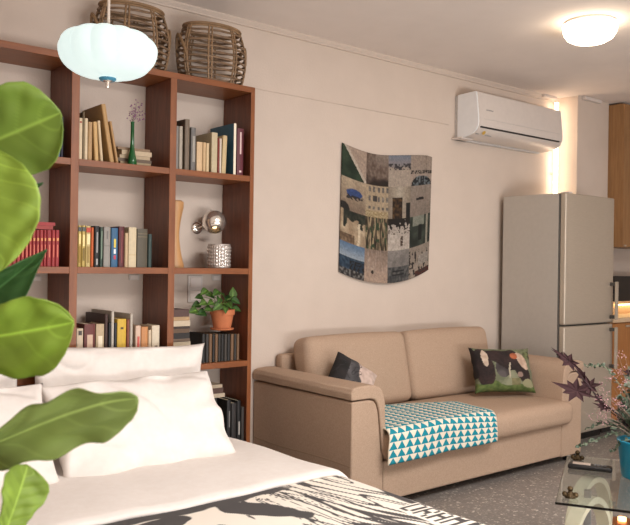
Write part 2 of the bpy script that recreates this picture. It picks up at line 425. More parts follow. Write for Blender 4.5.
# middle middle
yel = (204, 174, 84)
row(2, 'the centre compartment', 'books in the centre compartment', [
    (78.2, 81.8, 225.5, yel, 'yellow patterned book', .17, 0, [(.86, .96, .9, (70, 76, 80)), (.1, .5, .5, (150, 120, 50)), (.55, .8, .6, (226, 206, 140))]),
    (82.2, 85.8, 225.5, (206, 178, 92), 'mustard patterned book', .17, 0, [(.86, .96, .9, (80, 84, 84)), (.15, .45, .5, (120, 100, 50)), (.5, .78, .6, (230, 212, 150))]),
    (86.2, 91, 226, (208, 186, 116), 'straw patterned book', .17, 0, [(.84, .96, .9, (180, 70, 54)), (.1, .5, .5, (150, 126, 70)), (.55, .8, .6, (232, 220, 170))]),
    (91.4, 94.2, 227.5, (214, 96, 40), 'orange slim book', .17), (94.8, 99.8, 226, (30, 30, 34), 'black hardback with white title', .19, 0, [(.35, .85, .3, (150, 150, 150)), (.05, .2, .3, (170, 170, 168))]),
    (100.2, 103.4, 227, (52, 74, 64), 'dark green slim book', .18, 0, [(.2, .9, .35, (120, 140, 124))]), (104, 111, 227, (150, 146, 140), 'grey thick book', .18, 0, [(.52, .54, .9, (120, 116, 112)), (.7, .9, .2, (110, 106, 104))]),
    (111.6, 118.4, 228, (44, 100, 146), 'blue thick book with multicoloured title', .17, 0, [(.5, .72, .3, (214, 190, 80)), (.34, .46, .3, (226, 226, 230)), (.2, .3, .3, (190, 60, 80))]),
    (119, 124.8, 226.5, (96, 34, 40), 'maroon hardback', .18, 0, [(.1, .9, .12, (140, 70, 70))]), (125.2, 128.6, 233, (206, 178, 136), 'short beige paperback', .13),
    (129, 137, 227.3, (214, 196, 158), 'cream thick book', .16, 0, [(.3, .32, .8, (186, 166, 126))]), (137.4, 148, 228.8, (86, 78, 62), 'thick olive brown hardback', .2, 0, [(.78, .8, .9, (116, 104, 80)), (.86, .88, .9, (116, 104, 80))]),
    (148.6, 152.4, 234, (44, 66, 64), 'dark teal small book', .15)])
# lower left: lying magazine
xa = atY(-5, 305, 3.66).x; xb = atY(51, 305, 3.66).x
lying(xa, xb, 3.66, .79, 'in the lower left compartment pile', 'pile in the lower left compartment', [
    (.09, (90, 76, 66), 'dark brown box-like volume at the bottom', 0, -.02), (.08, (120, 104, 90), 'grey brown thick volume in the middle', 0, -.01), (.03, (54, 50, 48), 'charcoal large book near the top', 0, 0), (.018, (170, 130, 70), 'gold-edged topmost book', 0, -.008)], dep=.2)
# lower middle
row(3, 'the lower middle compartment', 'books in the lower middle compartment', [
    (76.8, 83.6, 328.5, (212, 194, 164), 'cream small book', .13, 0, [(.85, .95, .5, (70, 64, 60))]), (84.4, 95.6, 324, (112, 50, 46), 'thick reddish brown book', .15, 0, [(.35, .78, .5, (198, 170, 150))]), (96.2, 104.6, 324, (196, 172, 136), 'beige hardback with pale label', .16, 0, [(.4, .75, .5, (226, 214, 190))]),
    (105, 108.4, 314.5, (70, 44, 40), 'dark brown large book', .24), (108.8, 111.4, 323, (40, 44, 48), 'charcoal thin book', .15), (111.6, 114.6, 311.3, (200, 192, 178), 'tall whitish picture book', .25),
    (114.8, 117.2, 323, (46, 50, 58), 'slate thin book', .15), (117.5, 126.6, 319, (224, 182, 48), 'bright yellow thick book', .16, 0, [(.8, .84, .3, (80, 66, 40)), (.15, .4, .3, (240, 214, 110))]), (127, 130, 319.5, (140, 74, 54), 'rust brown book', .16),
    (130.3, 133.3, 314, (190, 182, 168), 'pale grey tall book', .24), (135.8, 141.2, 325.6, (222, 190, 166), 'pale pink paperback', .13, 0, [(.5, .75, .4, (190, 90, 80))]), (141.6, 148.3, 326.8, (212, 142, 84), 'orange-tan paperback', .13), (148.6, 151.8, 330, (218, 196, 164), 'ivory thin paperback', .12),
    (152.2, 160, 325.4, (220, 204, 178), 'cream paperback with dark mark', .14, 0, [(.42, .52, .35, (90, 70, 56))])])
# lower right: pile on the left, dark set with the plant on top
xa = atY(174, 340, 3.655).x+.002; xb = atY(190.5, 340, 3.655).x
lying(xa, xb, 3.665, .79, 'in the tall pile left of the potted plant', 'pile beside the potted plant', [
    (.09, (70, 54, 44), 'dark brown lowest book', 0, .004), (.03, (214, 198, 170), 'cream lower book', 0, .006), (.016, (120, 100, 84), 'brown book above lower cream one', 0, .004), (.03, (40, 36, 34), 'black book in the middle', 0, 0),
    (.022, (110, 86, 64), 'mottled brown book', 0, 0), (.012, (60, 44, 36), 'thin black-brown book', 0, .002), (.030, (216, 198, 172), 'thick cream book', 0, .002), (.02, (190, 156, 116), 'tan book, second from top,', 0, 0), (.038, (92, 66, 60), 'purplish brown topmost book', 0, -.004)], dep=.14)
dk = []
xs = [202.3, 206, 209.4, 212.6, 215.4, 218.4, 221.4, 224.6, 227.6, 231, 234.2, 237, 239.8]
nm = ['black', 'charcoal', 'brown-backed', 'black', 'brown-backed', 'charcoal', 'black', 'dark grey', 'black', 'brown-backed', 'charcoal', 'brown-backed']
pc = {'black': (26, 24, 23), 'charcoal': (44, 40, 36), 'brown-backed': (118, 84, 54), 'dark grey': (58, 52, 46)}
for i in range(12): dk.append((xs[i]+.1, xs[i+1], 334, pc[nm[i]], nm[i]+' slim volume', .17))
row(3, 'the dark set under the potted plant', 'dark volumes under the potted plant', dk, Yf=3.66)
# bottom right
xa = 2.006; xb = atY(225, 400, 3.66).x
lying(xa, xb, 3.66, .267, 'in the bottom right compartment behind the pillow', 'pile behind the pillow', [
    (.12, (150, 120, 90), 'tan lowest book', 0, -.05), (.09, (60, 50, 46), 'dark lower book', 0, -.05), (.06, (190, 160, 120), 'ochre book', 0, -.05), (.05, (40, 40, 40), 'black middle book', 0, -.05), (.022, (200, 184, 160), 'cream book, third from the top,', 0, .0), (.03, (90, 64, 54), 'brown book, second from the top,', 0, -.01), (.018, (188, 170, 146), 'beige topmost book', 0, -.016)], dep=.2)
row(4, 'the bottom right compartment', 'books in the bottom right compartment', [
    (227.2, 231.5, 400, (28, 26, 27), 'black tall book', .24, 0, [(.5, .8, .25, (120, 118, 116))]), (231.9, 237.0, 403, (44, 40, 40), 'charcoal tall book', .22), (237.4, 241.2, 400.5, (24, 23, 24), 'black tall book with white title', .25, 0, [(.35, .6, .35, (170, 166, 160))]),
    (241.6, 244.8, 407, (60, 54, 50), 'dark grey slim book', .18), (245.1, 247.6, 414, (120, 90, 62), 'brown short book', .14)], Yf=3.65)

# ------------------------------------------------------------------ things on and in the shelf
# hourglass wooden stand
t = thing('wooden_stand', 'pale wooden hourglass-shaped stand in the shelf left of the chrome wall lamp', 'ornament', (2.062, 3.76, 1.3095))
prof = [(0, 0), (.058, 0), (.058, .01)]
hh = .36
for k in range(1, 14):
    u = k/14; prof.append((.030+.028*abs(2*u-1)**1.7 - .006*u*0, .01+(hh-.02)*u))
prof += [(.052, hh-.005), (.05, hh), (0, hh)]
MB().lathe(prof, 28).build('turned_body', noisy('pale_wood', rgb(176, 132, 86), rgb(196, 150, 102), 10, .45, stretch=(4, 4, .6)), t, smooth=True)
MB().lathe([(0, hh-.0005), (.044, hh-.0005), (.042, hh+.006), (0, hh+.006)], 28).build('top_disc', M_oak, t, smooth=True)
# chrome wall lamp
pb = atY(197, 228, 3.915); pq = atY(214, 222, 3.80)
t = thing('wall_lamp', 'chrome globe wall lamp reaching into the shelf above the crystal ice bucket', 'lamp', (pb.x, 3.918, pb.z))
MB().lathe([(0, 0), (.036, 0), (.036, .006), (.03, .012), (.012, .016), (0, .016)], 28).xf(Matrix.Rotation(PI/2, 4, 'X')).build('wall_plate', M_chrome, t, smooth=True)
c = pq-Vector((pb.x, 3.918, pb.z))
MB().tube([(0, -.012, 0), (.01, -.05, .01), (c.x-.028, c.y+.03, c.z+.052), (c.x-.012, c.y+.01, c.z+.056)], .0045).build('arm', M_chrome, t, smooth=True)
MB().tube([(c.x-.02, c.y+.01, c.z+.05), (c.x-.01, c.y+.01, c.z+.068)], .007).build('arm_joint', M_chrome, t, smooth=True)
prof = [(.034, -.058)]
for k in range(3, 19):
    a = -PI/2+PI*k/18; prof.append((.067*math.cos(a) if k < 18 else 0, .067*math.sin(a)))
g = MB().lathe(prof, 32)
g.f = [q for q in g.f if len(q) < 30]
tilt = Matrix.Translation(c) @ Euler((math.radians(-32), math.radians(14), 0)).to_matrix().to_4x4()
g.xf(tilt); gl = g.build('globe_shade', M_chrome, t, smooth=True, solid=.002, angle=180)
MB().lathe([(0, -.04), (.012, -.037), (.016, -.026), (.010, -.01), (0, -.008)], 16).xf(tilt).build('bulb', M_bulb, t, smooth=True)
# crystal ice bucket
p = atY(217, 268, 3.75)
t = thing('ice_bucket', 'round cut-crystal ice bucket with small handles under the chrome wall lamp', 'ice bucket', (2.338, 3.735, 1.3095))
R_, H_ = .062, .135
mb = MB()
def cry(u, v):
    a = 2*PI*u; s_ = max(0, math.sin(14*a+22*v)*math.sin(14*a-22*v)); e = .004*s_*(1 if .08 < v < .9 else 0)
    return ((R_+e)*math.cos(a), (R_+e)*math.sin(a), H_*v)
mb.grid(cry, 168, 36); mb.build('crystal_wall', noisy('crystal_look', rgb(170, 162, 156), rgb(206, 198, 192), 60, .12, metal=.45), t, smooth=True, solid=.003)
MB().lathe([(0, 0), (R_-.003, 0), (R_-.003, .008), (0, .008)], 32).build('bucket_base', M_chrome, t, smooth=True)
for s_ in (-1, 1):
    MB().tube([(s_*(R_+.001), 0, H_*.74), (s_*(R_+.014), 0, H_*.76), (s_*(R_+.022), 0, H_*.74)], .004).build('handle', M_chrome, t, smooth=True)
# potted pothos
t = thing('potted_pothos', 'green pothos plant in terracotta pot standing on the dark volumes in the shelf', 'potted plant', (2.335, 3.715, 1.0))
pz = atY(221, 331.5, 3.66).z
t.location = (atY(222, 330, 3.735).x, 3.735, pz+.001)
PR = .071
MB().lathe([(0, 0), (.058, 0), (.066, .004), (.068, .012), (.05, .012), (0, .012)], 32).build('saucer', M_terra, t, smooth=True)
MB().lathe([(0, .0125), (.050, .0125), (.064, .085), (.064, .088), (PR, .088), (PR, .118), (.062, .118), (.060, .10), (0, .10)], 36).build('pot', M_terra, t, smooth=True)
MB().lathe([(0, .1005), (.059, .1005), (.05, .108), (0, .110)], 24).build('soil', M_soil, t, smooth=True)
def blade(b, tip, side, nrm, wprof, nu=10, nv=6, droop=0, fold=0, wav=0, col=None, seed=0):
    b, tip, side, nrm = Vector(b), Vector(tip), Vector(side), Vector(nrm).normalized(); ax = tip-b
    def fn(u, v):
        w = 0
        for (a0, w0), (a1, w1) in zip(wprof, wprof[1:]):
            if a0 <= u <= a1:
                q = (u-a0)/(a1-a0); q = q*q*(3-2*q) if len(wprof) < 5 else q; w = w0+(w1-w0)*q; break
        vv = 2*v-1
        off = -droop*u*u+fold*abs(vv)*w+wav*w*abs(vv)*noise.noise(Vector((u*6, vv*2+seed, seed)))
        return b+ax*u+side*(w*vv)+nrm*(off*ax.length)
    return fn
HEART = [(0, .25), (.08, .8), (.2, 1), (.4, .95), (.6, .72), (.8, .38), (.93, .12), (1, 0.01)]
fol = MB(); stems = MB()
spots = [(196, 305, .02), (193, 311, .0), (199, 297, .03), (204, 292, .0), (203, 303, -.02), (210, 295, .02), (211, 303, -.03), (216, 293, .0), (219, 300, -.03), (222, 294, .02), (226, 299, .0), (229, 305, -.03), (233, 292, .02), (236, 301, .0), (225, 309, -.04), (217, 307, -.04), (208, 309, -.02), (201, 313, .0), (237, 309, 0), (230, 298, .03)]
for i, (px_, py_, dy) in enumerate(spots):
    w = atY(px_, py_, 3.70+dy)-Vector(t.location); rng = random.Random(i)
    root = Vector((rng.uniform(-.03, .03), rng.uniform(-.03, .03), .108))
    L = rng.uniform(.05, .065)
    d = Vector((w.x*1.2+rng.uniform(-.3, .3)*.1, -.05+rng.uniform(-.04, .04), -.03+rng.uniform(-.05, .06))).normalized()
    if px_ in (233,): d = Vector((.1, 0, 1)).normalized()
    n_ = Vector((rng.uniform(-.4, .4), -1, .8)).normalized(); n_ = (n_-d*n_.dot(d)).normalized(); sd = d.cross(n_)*L*.42
    g0 = rng.random()
    c1 = (58+50*g0, 100+44*g0, 44+16*g0)
    def colr(u, v, c1=c1):
        k = .82+.3*(abs(2*v-1) < .12); k *= 1+.15*noise.noise(Vector((u*5, v*5, c1[0])))
        return (lin(min(255, c1[0]*k)), lin(min(255, c1[1]*k)), lin(min(255, c1[2]*k)), 1)
    fol.grid(blade(w-d*L*.5, w+d*L*.5, sd, n_, HEART, droop=.2, fold=.12), 10, 6, colr)
    stems.tube([root, root*.4+(w-d*L*.5)*.6+Vector((0, 0, .02)), w-d*L*.5], .0018, 5)
fol.build('foliage', M_leafA, t, smooth=True, solid=.0008)
stems.build('stem', plain(104, 128, 60, .5), t, smooth=True)
# green bottle vase and its dry flowers
p = atY(132, 162, 3.67)
t = thing('bottle_vase', 'slender dark green bottle vase in the upper middle shelf compartment', 'vase', (p.x, 3.67, 1.8325))
MB().lathe([(0, 0), (.023, 0), (.0245, .006), (.022, .03), (.0125, .075), (.0095, .12), (.009, .215), (.0105, .222), (.0075, .222), (.0065, .12), (.006, .02), (0, .02)], 28).build('vase_body', M_green_body, t, smooth=True)
fl = thing('dried_sprig', 'dry sprig of small purple flowers standing in the green bottle vase', 'flowers', (p.x, 3.67, 1.8325+.03))
st = MB(); bl = MB(); rng = random.Random(4)
for k in range(9):
    e = Vector((rng.uniform(-.03, .06), rng.uniform(-.03, .03), rng.uniform(.23, .315)))
    st.tube([(0, 0, 0), (rng.uniform(-.003, .003), 0, .19), (e.x*.4, e.y*.4, .22), e], .0009, 4)
    for q in range(8):
        o = e*(1-.05*q)+Vector((rng.uniform(-.012, .012), rng.uniform(-.012, .012), rng.uniform(-.008, .006)))
        if o.z > .2: bl.lathe([(0, -.0045), (.0045, 0), (0, .0045)], 5, o)
st.build('stem', plain(120, 110, 100, .7), fl); bl.build('blossom', plain(140, 96, 132, .8), fl)
# rattan baskets on top
def basket(x, y, rx, ry, h, label):
    t = thing('rattan_basket', label, 'basket', (x, y, 2.3355), (0, 0, 0), 'rattan baskets on top of the bookshelf')
    def rad(u): return .80+.20*math.sin(PI*min(1, .10+u*.86))**.9
    hoops = MB(); N = 10
    for k in range(N):
        u = (k+.25)/N; r = rad(u)
        for dz, ph in ((0, 0),):
            pts = []
            for a in range(40):
                an = 2*PI*a/40; wv = 1+.022*math.sin(an*12+ph*3+k*PI)
                pts.append((rx*r*wv*math.cos(an), ry*r*wv*math.sin(an), h*u+dz+.0035*math.sin(an*2+ph*1.4+k*1.7)))
            hoops.tube(pts, .0062, 6, closed=True)
    hoops.build('woven_hoop', M_cane, t, smooth=True)
    ribs = MB()
    for k in range(8):
        an = 2*PI*(k+.45)/8
        for da in (-.05, .05):
            ribs.tube([(rx*rad(u/8)*1.015*math.cos(an+da), ry*rad(u/8)*1.015*math.sin(an+da), .006+h*.985*u/8) for u in range(9)], .0055, 6)
    ribs.build('upright_cane', M_cane2, t, smooth=True)
    rim = MB()
    for dz, dr in ((0, 0), (.012, .004), (.006, -.012)):
        rim.tube([((rx*rad(1)+dr)*math.cos(2*PI*a/40), (ry*rad(1)+dr)*math.sin(2*PI*a/40), h+dz) for a in range(40)], .0065, 6, closed=True)
    rim.build('rim', M_cane2, t, smooth=True)
    bt = MB()
    for k in range(12):
        yy = -ry*.74+ry*1.48*k/11; w = rx*.8*math.sqrt(max(0, 1-(yy/(ry*.8))**2)); bt.tube([(-w, yy, .008), (w, yy, .008)], .006, 6)
    bt.build('woven_base', M_cane, t, smooth=True)
    for s_ in (-1, 1):
        hd = MB()
        for off in (0, .012):
            hd.tube([(s_*rx*(.94+.12*math.sin(PI*q/8)), (-.052+off*.3)+.104*q/8-off*.2, h*(.46)+h*.33*math.sin(PI*q/8)+off) for q in range(9)], .0072, 6)
        hd.build('handle', M_cane2, t, smooth=True)
    return t
basket(2.290, 3.765, .205, .135, .305, 'open barrel-shaped rattan basket at the right end on top of the bookshelf')
basket(1.80, 3.765, .205, .135, .312, 'barrel-shaped rattan basket partly hidden behind the glowing pendant lamp')

# ------------------------------------------------------------------ lamps
px_ = atD(108, 53, 2.7)
t = thing('pendant_lamp', 'glowing white ribbed opal glass pendant lamp hanging over the bed', 'lamp', (px_.x, px_.y, HC))
zc = px_.z-HC
prof = []
for k in range(0, 25):
    a = -PI/2+PI*k/24; r = .170*abs(math.cos(a))**.62 if 0 < k < 24 else .03
    prof.append((r, zc+.012+math.sin(a)*(.068 if a > 0 else .097)))
sd = MB(); n = 96; vs = []
for r, z in prof:
    for k in range(n):
        a = 2*PI*k/n; q = 1-.07*(1-abs(math.cos(6*a)))**1*(r/.170)
        vs.append((r*q*math.cos(a), r*q*math.sin(a), z-.004*(1-abs(math.cos(6*a)))*(r/.170)))
sd.add(vs, [(i*n+k, i*n+(k+1) % n, (i+1)*n+(k+1) % n, (i+1)*n+k) for i in range(24) for k in range(n)])
sd.build('glass_shade', M_shade, t, smooth=True, angle=24)
MB().tube([(0, 0, zc+.06), (0, 0, -.02)], .0055).build('rod', plain(186, 172, 160, .4), t, smooth=True)
MB().lathe([(0, -.045), (.02, -.045), (.055, -.004), (.055, -.0005), (0, -.0005)], 28).build('ceiling_rose', M_plastic, t, smooth=True)
MB().lathe([(0, zc-.098), (.024, zc-.098), (.030, zc-.092), (.030, zc-.088), (0, zc-.086)], 28).build('blue_ring', plain(60, 130, 160, .3), t, smooth=True)
MB().lathe([(0, zc-.122), (.006, zc-.122), (.0075, zc-.118), (.0075, zc-.102), (.016, zc-.0985), (.016, zc-.0975), (0, zc-.0975)], 20).build('finial', M_chrome, t, smooth=True)
# ceiling dome
t = thing('ceiling_lamp', 'lit round white ceiling lamp above the coffee table', 'lamp', (4.174, 2.561, HC))
MB().lathe([(0, -.02), (.148, -.02), (.152, -.012), (.148, -.0005), (0, -.0005)], 40).build('lamp_base', M_plastic, t, smooth=True)
MB().lathe([(0, -.128), (.06, -.125), (.10, -.116), (.132, -.098), (.150, -.07), (.157, -.04), (.158, -.0205), (0, -.0205)], 40).build('glass_dome', M_dome, t, smooth=True)
# led tube in the corner
t = thing('tube_lamp', 'vertical glowing tube lamp in wall corner right of the air conditioner', 'lamp', (5.80, 3.915, 1.55))
for z_ in (.1, .6, 1.1): bx(-.004, .004, -.035, 0, z_-.004, z_+.004).build('bracket', M_plastic, t)
bx(-.014, .014, -.062, -.0355, .01, 1.21).build('light_tube', M_tube, t, bevel=.004)

# ------------------------------------------------------------------ air conditioner
ax0, ax1 = 4.535, 5.625
t = thing('air_conditioner', 'white wall-mounted split air conditioner high on the back wall', 'air conditioner', ((ax0+ax1)/2, D-.002, 2.30))
hw = (ax1-ax0)/2
out = [(-.03, .012), (-.03, .34), (-.20, .345), (-.212, .338), (-.233, .16), (-.235, .115), (-.231, .085), (-.215, .055), (-.185, .034), (-.15, .022), (-.09, .012)]
MB().prism(out, 'x', -hw+.012, hw-.012).build('body', M_plastic, t, smooth=True, angle=35)
for s_ in (-1, 1):
    MB().prism([(y, z) for y, z in out], 'x', *sorted((s_*(hw-.012), s_*hw))).build('end_cap', noisy('ac_cap_cool_lit', rgb(232, 235, 238), rgb(236, 239, 242), 20, .4), t, bevel=.004)  # paler and bluer than the body: cool side light put into the colour
MB().prism([(0, 0), (-.03, 0), (-.03, .335), (0, .335)], 'x', -hw+.01, hw-.03).build('mounting_back', plain(190, 188, 186, .5), t)
bx(-hw-.03, -hw+.10, -.10, 0, 0.0, .012).build('bottom_tray', M_plastic, t, bevel=.003)
# louvre slot along the curved lower front, seam above it
bx(-hw+.03, hw-.05, -.2345, -.222, .072, .083).build('outlet_slot', M_black, t)
bx(-hw+.06, hw-.04, -.2368, -.2325, .139, .142).build('panel_seam', plain(190, 186, 182, .5), t)
lg = MB()
for k in range(6): lg.box(-hw+.10+k*.014, -hw+.11+k*.014, -.2275, -.222, .206, .216)
lg.build('maker_mark', plain(130, 130, 134, .5), t)
MB().lathe([(0, 0), (.016, 0), (.016, .002), (0, .002)], 20).xf(Matrix.Translation((-hw+.10, -.205, .043)) @ Matrix.Rotation(math.radians(130), 4, 'X')).build('energy_sticker', plain(196, 160, 70, .5), t)
st_ = MB()
for k in range(3): st_.box(-hw+.03+k*.012, -hw+.037+k*.012, -.19, -.18, .030, .034)
for k in range(5): st_.box(-hw+.14+k*.015, -hw+.15+k*.015, -.19, -.18, .030, .033)
st_.build('print_marks', plain(150, 150, 150, .5), t)

# ------------------------------------------------------------------ photo collage hanging
TC = {}
def h2(a, b, c=0): return noise.noise(Vector((a*1.0, b*1.0, c*7.31)))
def mixc(a, b, k): k = max(0, min(1, k)); return tuple(x+(y-x)*k for x, y in zip(a, b))
def photo(i, j, x, y):
    """x to the right, y downwards, both 0..1"""
    s_ = i+4*j; n1 = h2(x*4, y*4, s_+1); n2 = h2(x*11, y*11, s_+20); n3 = h2(x*24, y*24, s_+40)
    if (i, j) == (0, 0):
        c = (186, 160, 140) if y < .9-.0 else (150, 130, 110)
        if x < .15+y*.85-.08 and y > x*1.0-.1: c = mixc((62, 84, 60), (40, 58, 44), .5+n1)
        elif abs(x-(.12+y*.85)) < .08: c = (204, 188, 168)
    elif (i, j) == (1, 0):
        c = mixc((150, 128, 112), (110, 88, 76), .5+n2); c = mixc(c, (60, 46, 40), (y-.72)*5+n1); c = mixc(c, (196, 180, 168), (.5-y)*.9*(x > .4))
    elif (i, j) == (2, 0):
        c = mixc((128, 136, 156), (164, 150, 146), y*2.4)
        if y > .38: c = (186, 168, 150)
        if .26 < y < .46 and n2+n3*.6 > -.02: c = (70, 66, 70)
    elif (i, j) == (3, 0):
        c = mixc((170, 150, 134), (180, 160, 144), y)
        if .48 < y < .60 and n3 > -.1: c = (52, 46, 44)
        if y > .66 and (x-.5)**2/.23+(y-1)**2/.12 < 1: c = mixc((46, 50, 54), (110, 120, 126), (n2 > .08)*1.0)
    elif (i, j) == (0, 1):
        c = mixc((196, 172, 140), (150, 126, 104), y+n1*.4)
        if (x-.52)**2/.10+(y-.42)**2/.018 < 1: c = (58, 84, 148)
        if .48 < y < .62 and abs(x-.55) < .34 and n2 > -.05: c = (60, 56, 58)
        if (x-.1)**2+(y-1)**2 < .06: c = (54, 48, 44)
    elif (i, j) == (1, 1):
        c = (190, 166, 132)
        if (x*5) % 1 > .5 and .12 < (y*3.3) % 1 < .62 and y < .75: c = mixc((104, 98, 96), (150, 140, 130), .5+n2)
        if y > .78: c = mixc((170, 140, 88), (200, 180, 140), .5+n3)
        if .3 < x < .5 and .3 < y < .5: c = (80, 76, 76)
    elif (i, j) == (2, 1):
        c = mixc((196, 182, 160), (150, 132, 112), abs(x-.5)*1.6+y*.2)
        if .18 < x < .62 and y > .34: c = mixc((58, 40, 28), (110, 78, 42), .4+n2*1.6)
        if x > .8 and y > .5: c = (38, 36, 36)
    elif (i, j) == (3, 1):
        c = mixc((160, 144, 130), (150, 132, 118), y+n3*.3)
        if abs(y-.42-.12*(x-.5)**2) < .035 and .28 < x < .66: c = (44, 40, 40)
    elif (i, j) == (0, 2):
        c = mixc((176, 146, 112), (206, 182, 146), .5+n1)
        if y < .34+n1*.3 and x > .1: c = mixc((44, 52, 44), (70, 72, 56), .5+n2)
        if abs((x-.75)-(y-.6)*.3*n1) < .05 and y > .3: c = (228, 206, 170)
        if y > .72 and x < .55: c = mixc((110, 84, 60), (150, 120, 90), .5+n2)
    elif (i, j) == (1, 2):
        c = mixc((60, 48, 36), (186, 160, 120), .5+1.6*h2(x*16, y*3, 3))
        if h2(x*14, y*5, 9) > .22: c = (60, 88, 56)
    elif (i, j) == (2, 2):
        c = (200, 186, 172)
        if y < .22+n2*.3: c = (44, 36, 30)
        elif y < .5 and n3+n2*.5 > .26: c = (84, 66, 54)
        if abs(x-.62) < .06 and .55 < y < .88 and n3 > -.3: c = (92, 66, 52)
    elif (i, j) == (3, 2):
        c = mixc((46, 54, 46), (74, 84, 72), .5+n1)
        if y < .3 and .12 < x < .7: c = (142, 146, 130)
        if abs(x-.82) < .05: c = (166, 158, 138)
        if abs(x-.5) < .08 and .28 < y < .8: c = (34, 36, 34)
    elif (i, j) == (0, 3):
        c = mixc((92, 126, 166), (168, 180, 190), y*2.2)
        if y > .42: c = mixc((40, 66, 92), (66, 92, 116), .5+n2)
        if .4 < x < 1 and .48 < y < .8 and n2+n3 > -.1: c = (44, 42, 46)
        if y > .78: c = mixc((56, 52, 52), (134, 130, 126), .4+n2*2)
    elif (i, j) == (1, 3):
        c = mixc((150, 126, 110), (190, 160, 138), y*1.3)
        c = mixc(c, (206, 186, 170), .8*h2(x*18, y*2, 5)*(y < .7))
        if (x-.33)**2+(y-.68)**2 < .003: c = (60, 46, 40)
    elif (i, j) == (2, 3):
        c = mixc((150, 142, 136), (120, 114, 110), y+n1)
        if y > .5: c = mixc((74, 76, 78), (108, 106, 104), .5+n2)
        if .2 < x < .75 and .55 < y < .8 and (y*9) % 1 > .6: c = (48, 48, 50)
    else:
        c = mixc((160, 144, 128), (176, 158, 140), y)
        if n2*.6+h2(x*22, y*4, 8) > .24 and y > .1: c = (58, 50, 48)
        if .45 < x < .95 and .3 < y < .65: c = mixc((196, 184, 168), (130, 120, 112), .5+n3)
        if y > .8 and x > .3: c = mixc((110, 56, 44), (70, 60, 58), .5+n2*2)
    k = .80+.12*n3+.08*n2; g0 = sum(c)/3
    return tuple(max(0, min(255, (q*.72+g0*.28-118)*1.15*k+112*k)) for q in c)
tapz = 2.155
def tapf(u, v):
    x = 3.398+.872*u-.012*v
    sag = .042*4*u*(1-u)+.012*math.sin(PI*2*u)*(1-v)
    if u > .93 and v < .3: sag += .012*(u-.93)/.07*(1-v/.3)
    sag2 = .088*4*u*(1-u)
    z = tapz-(sag*(1-v)+sag2*v)-.865*v-.0*u+(.02*u*v)
    y = D-.012-.018*math.sin(PI*u)*(.4+.6*v)-.006*math.sin(PI*u*3)*(1-v)
    if u > .93: y -= .01*(1-v)
    return (x, y, z)
def tapc(u, v):
    i = min(3, int(u*4)); j = min(3, int(v*4))
    c = photo(i, j, u*4-i, v*4-j); return (lin(c[0]), lin(c[1]), lin(c[2]), 1)
t = MB().grid(tapf, 168, 176, tapc).xf(Matrix.Translation((-3.81, -D, -1.3))).build('photo_collage', M_print, None, smooth=True, solid=.004, loc=(3.81, D, 1.3))
tag(t, 'hanging cloth print of sixteen small photographs on the wall above the sofa', 'wall hanging')

# ------------------------------------------------------------------ fridge
fx0, fx1, fy0, fy1, fh = 5.075, 5.755, 3.289, 3.86, 1.90
t = thing('fridge', 'tall silver two-door fridge freezer standing between sofa and kitchen', 'fridge', ((fx0+fx1)/2, (fy0+fy1)/2, 0))
bx(fx0, fx1, fy0+.062, fy1, .06, fh).build('cabinet', M_steel2, t, bevel=.004, world=True)
bx(fx0+.03, fx1-.03, fy0+.08, fy1-.02, .0005, .06).build('plinth', M_black, t, world=True)
bx(fx0, fx1, fy0+.05, fy0+.0615, .075, fh-.004).build('door_gasket', plain(90, 88, 84, .7), t, world=True)
zs = .905
for z0, z1, nm_ in ((zs+.006, fh, 'fridge_door'), (.075, zs-.006, 'freezer_door')):
    d_ = MB().rbox(fx0, fx1, fy0, fy0+.049, z0, z1, .012, 10, (0, .004, 0)).build(nm_, M_steel, t, smooth=True, world=True)
    za, zb = (zs+.03, zs+.33) if nm_ == 'fridge_door' else (zs-.36, zs-.03)
    hx = fx1-.045
    bx(hx-.014, hx+.014, fy0-.062, fy0-.045, za, zb).build('handle', M_steel, d_, bevel=.003, world=True)
    for q in (za+.02, zb-.02): bx(hx-.012, hx+.012, fy0-.045, fy0-.003, q-.014, q+.014).build('handle_mount', plain(70, 66, 62, .4), d_, bevel=.002, world=True)
bx(fx0+.05, fx0+.1, fy0+.01, fy0+.08, fh+.0005, fh+.012).build('hinge_cover', M_plastic, t, bevel=.003, world=True)

# ------------------------------------------------------------------ kitchen
t = thing('wall_cabinet', 'light oak kitchen wall cabinet up to the ceiling right of the fridge', 'cabinet', (6.72, 3.75, 1.53))
bx(6.378, 7.10, 3.586, 3.915, 1.53, 2.795).build('carcass', M_oak, t, bevel=.002, world=True)
for a, c in ((6.378, 6.738), (6.742, 7.10)):
    d_ = bx(a, c, 3.566, 3.5855, 1.53, 2.79).build('door', M_oak, t, bevel=.002, world=True)
    bx(a+.02, a+.05, 3.556, 3.5655, 1.535, 1.55).build('grip', M_steel, d_, bevel=.001, world=True)
t = thing('base_cabinet', 'orange-toned oak kitchen base cabinet right of the fridge', 'cabinet', (6.7, 3.6, 0))
bx(5.80, 7.4, 3.34, 3.70, .10, .90).build('carcass', M_oak2, t, bevel=.002, world=True)
bx(5.80, 7.4, 3.40, 3.70, .0005, .10).build('plinth', M_dark, t, world=True)
for a in (5.80, 6.335, 6.87):
    d_ = bx(a+.003, a+.53, 3.318, 3.3395, .11, .892).build('door', M_oak2, t, bevel=.002, world=True)
    bx(a+.2, a+.34, 3.306, 3.3175, .86, .875).build('handle', M_steel, d_, bevel=.001, world=True)
t = tag(bx(-.81, .81, -.20, .20, 0, .035).build('worktop', noisy('pale_worktop', rgb(196, 170, 140), rgb(206, 180, 150), 30, .35), None, bevel=.003, loc=(6.6, 3.505, .901)), 'pale kitchen worktop above the orange-toned base cabinet', 'worktop')
t = thing('splash_panel', 'black glossy panel standing on the kitchen worktop under the oak cabinet', 'panel', (6.75, 3.66, .937))
bx(-.36, .65, -.012, .012, .11, .335).build('panel', M_black, t, bevel=.003)
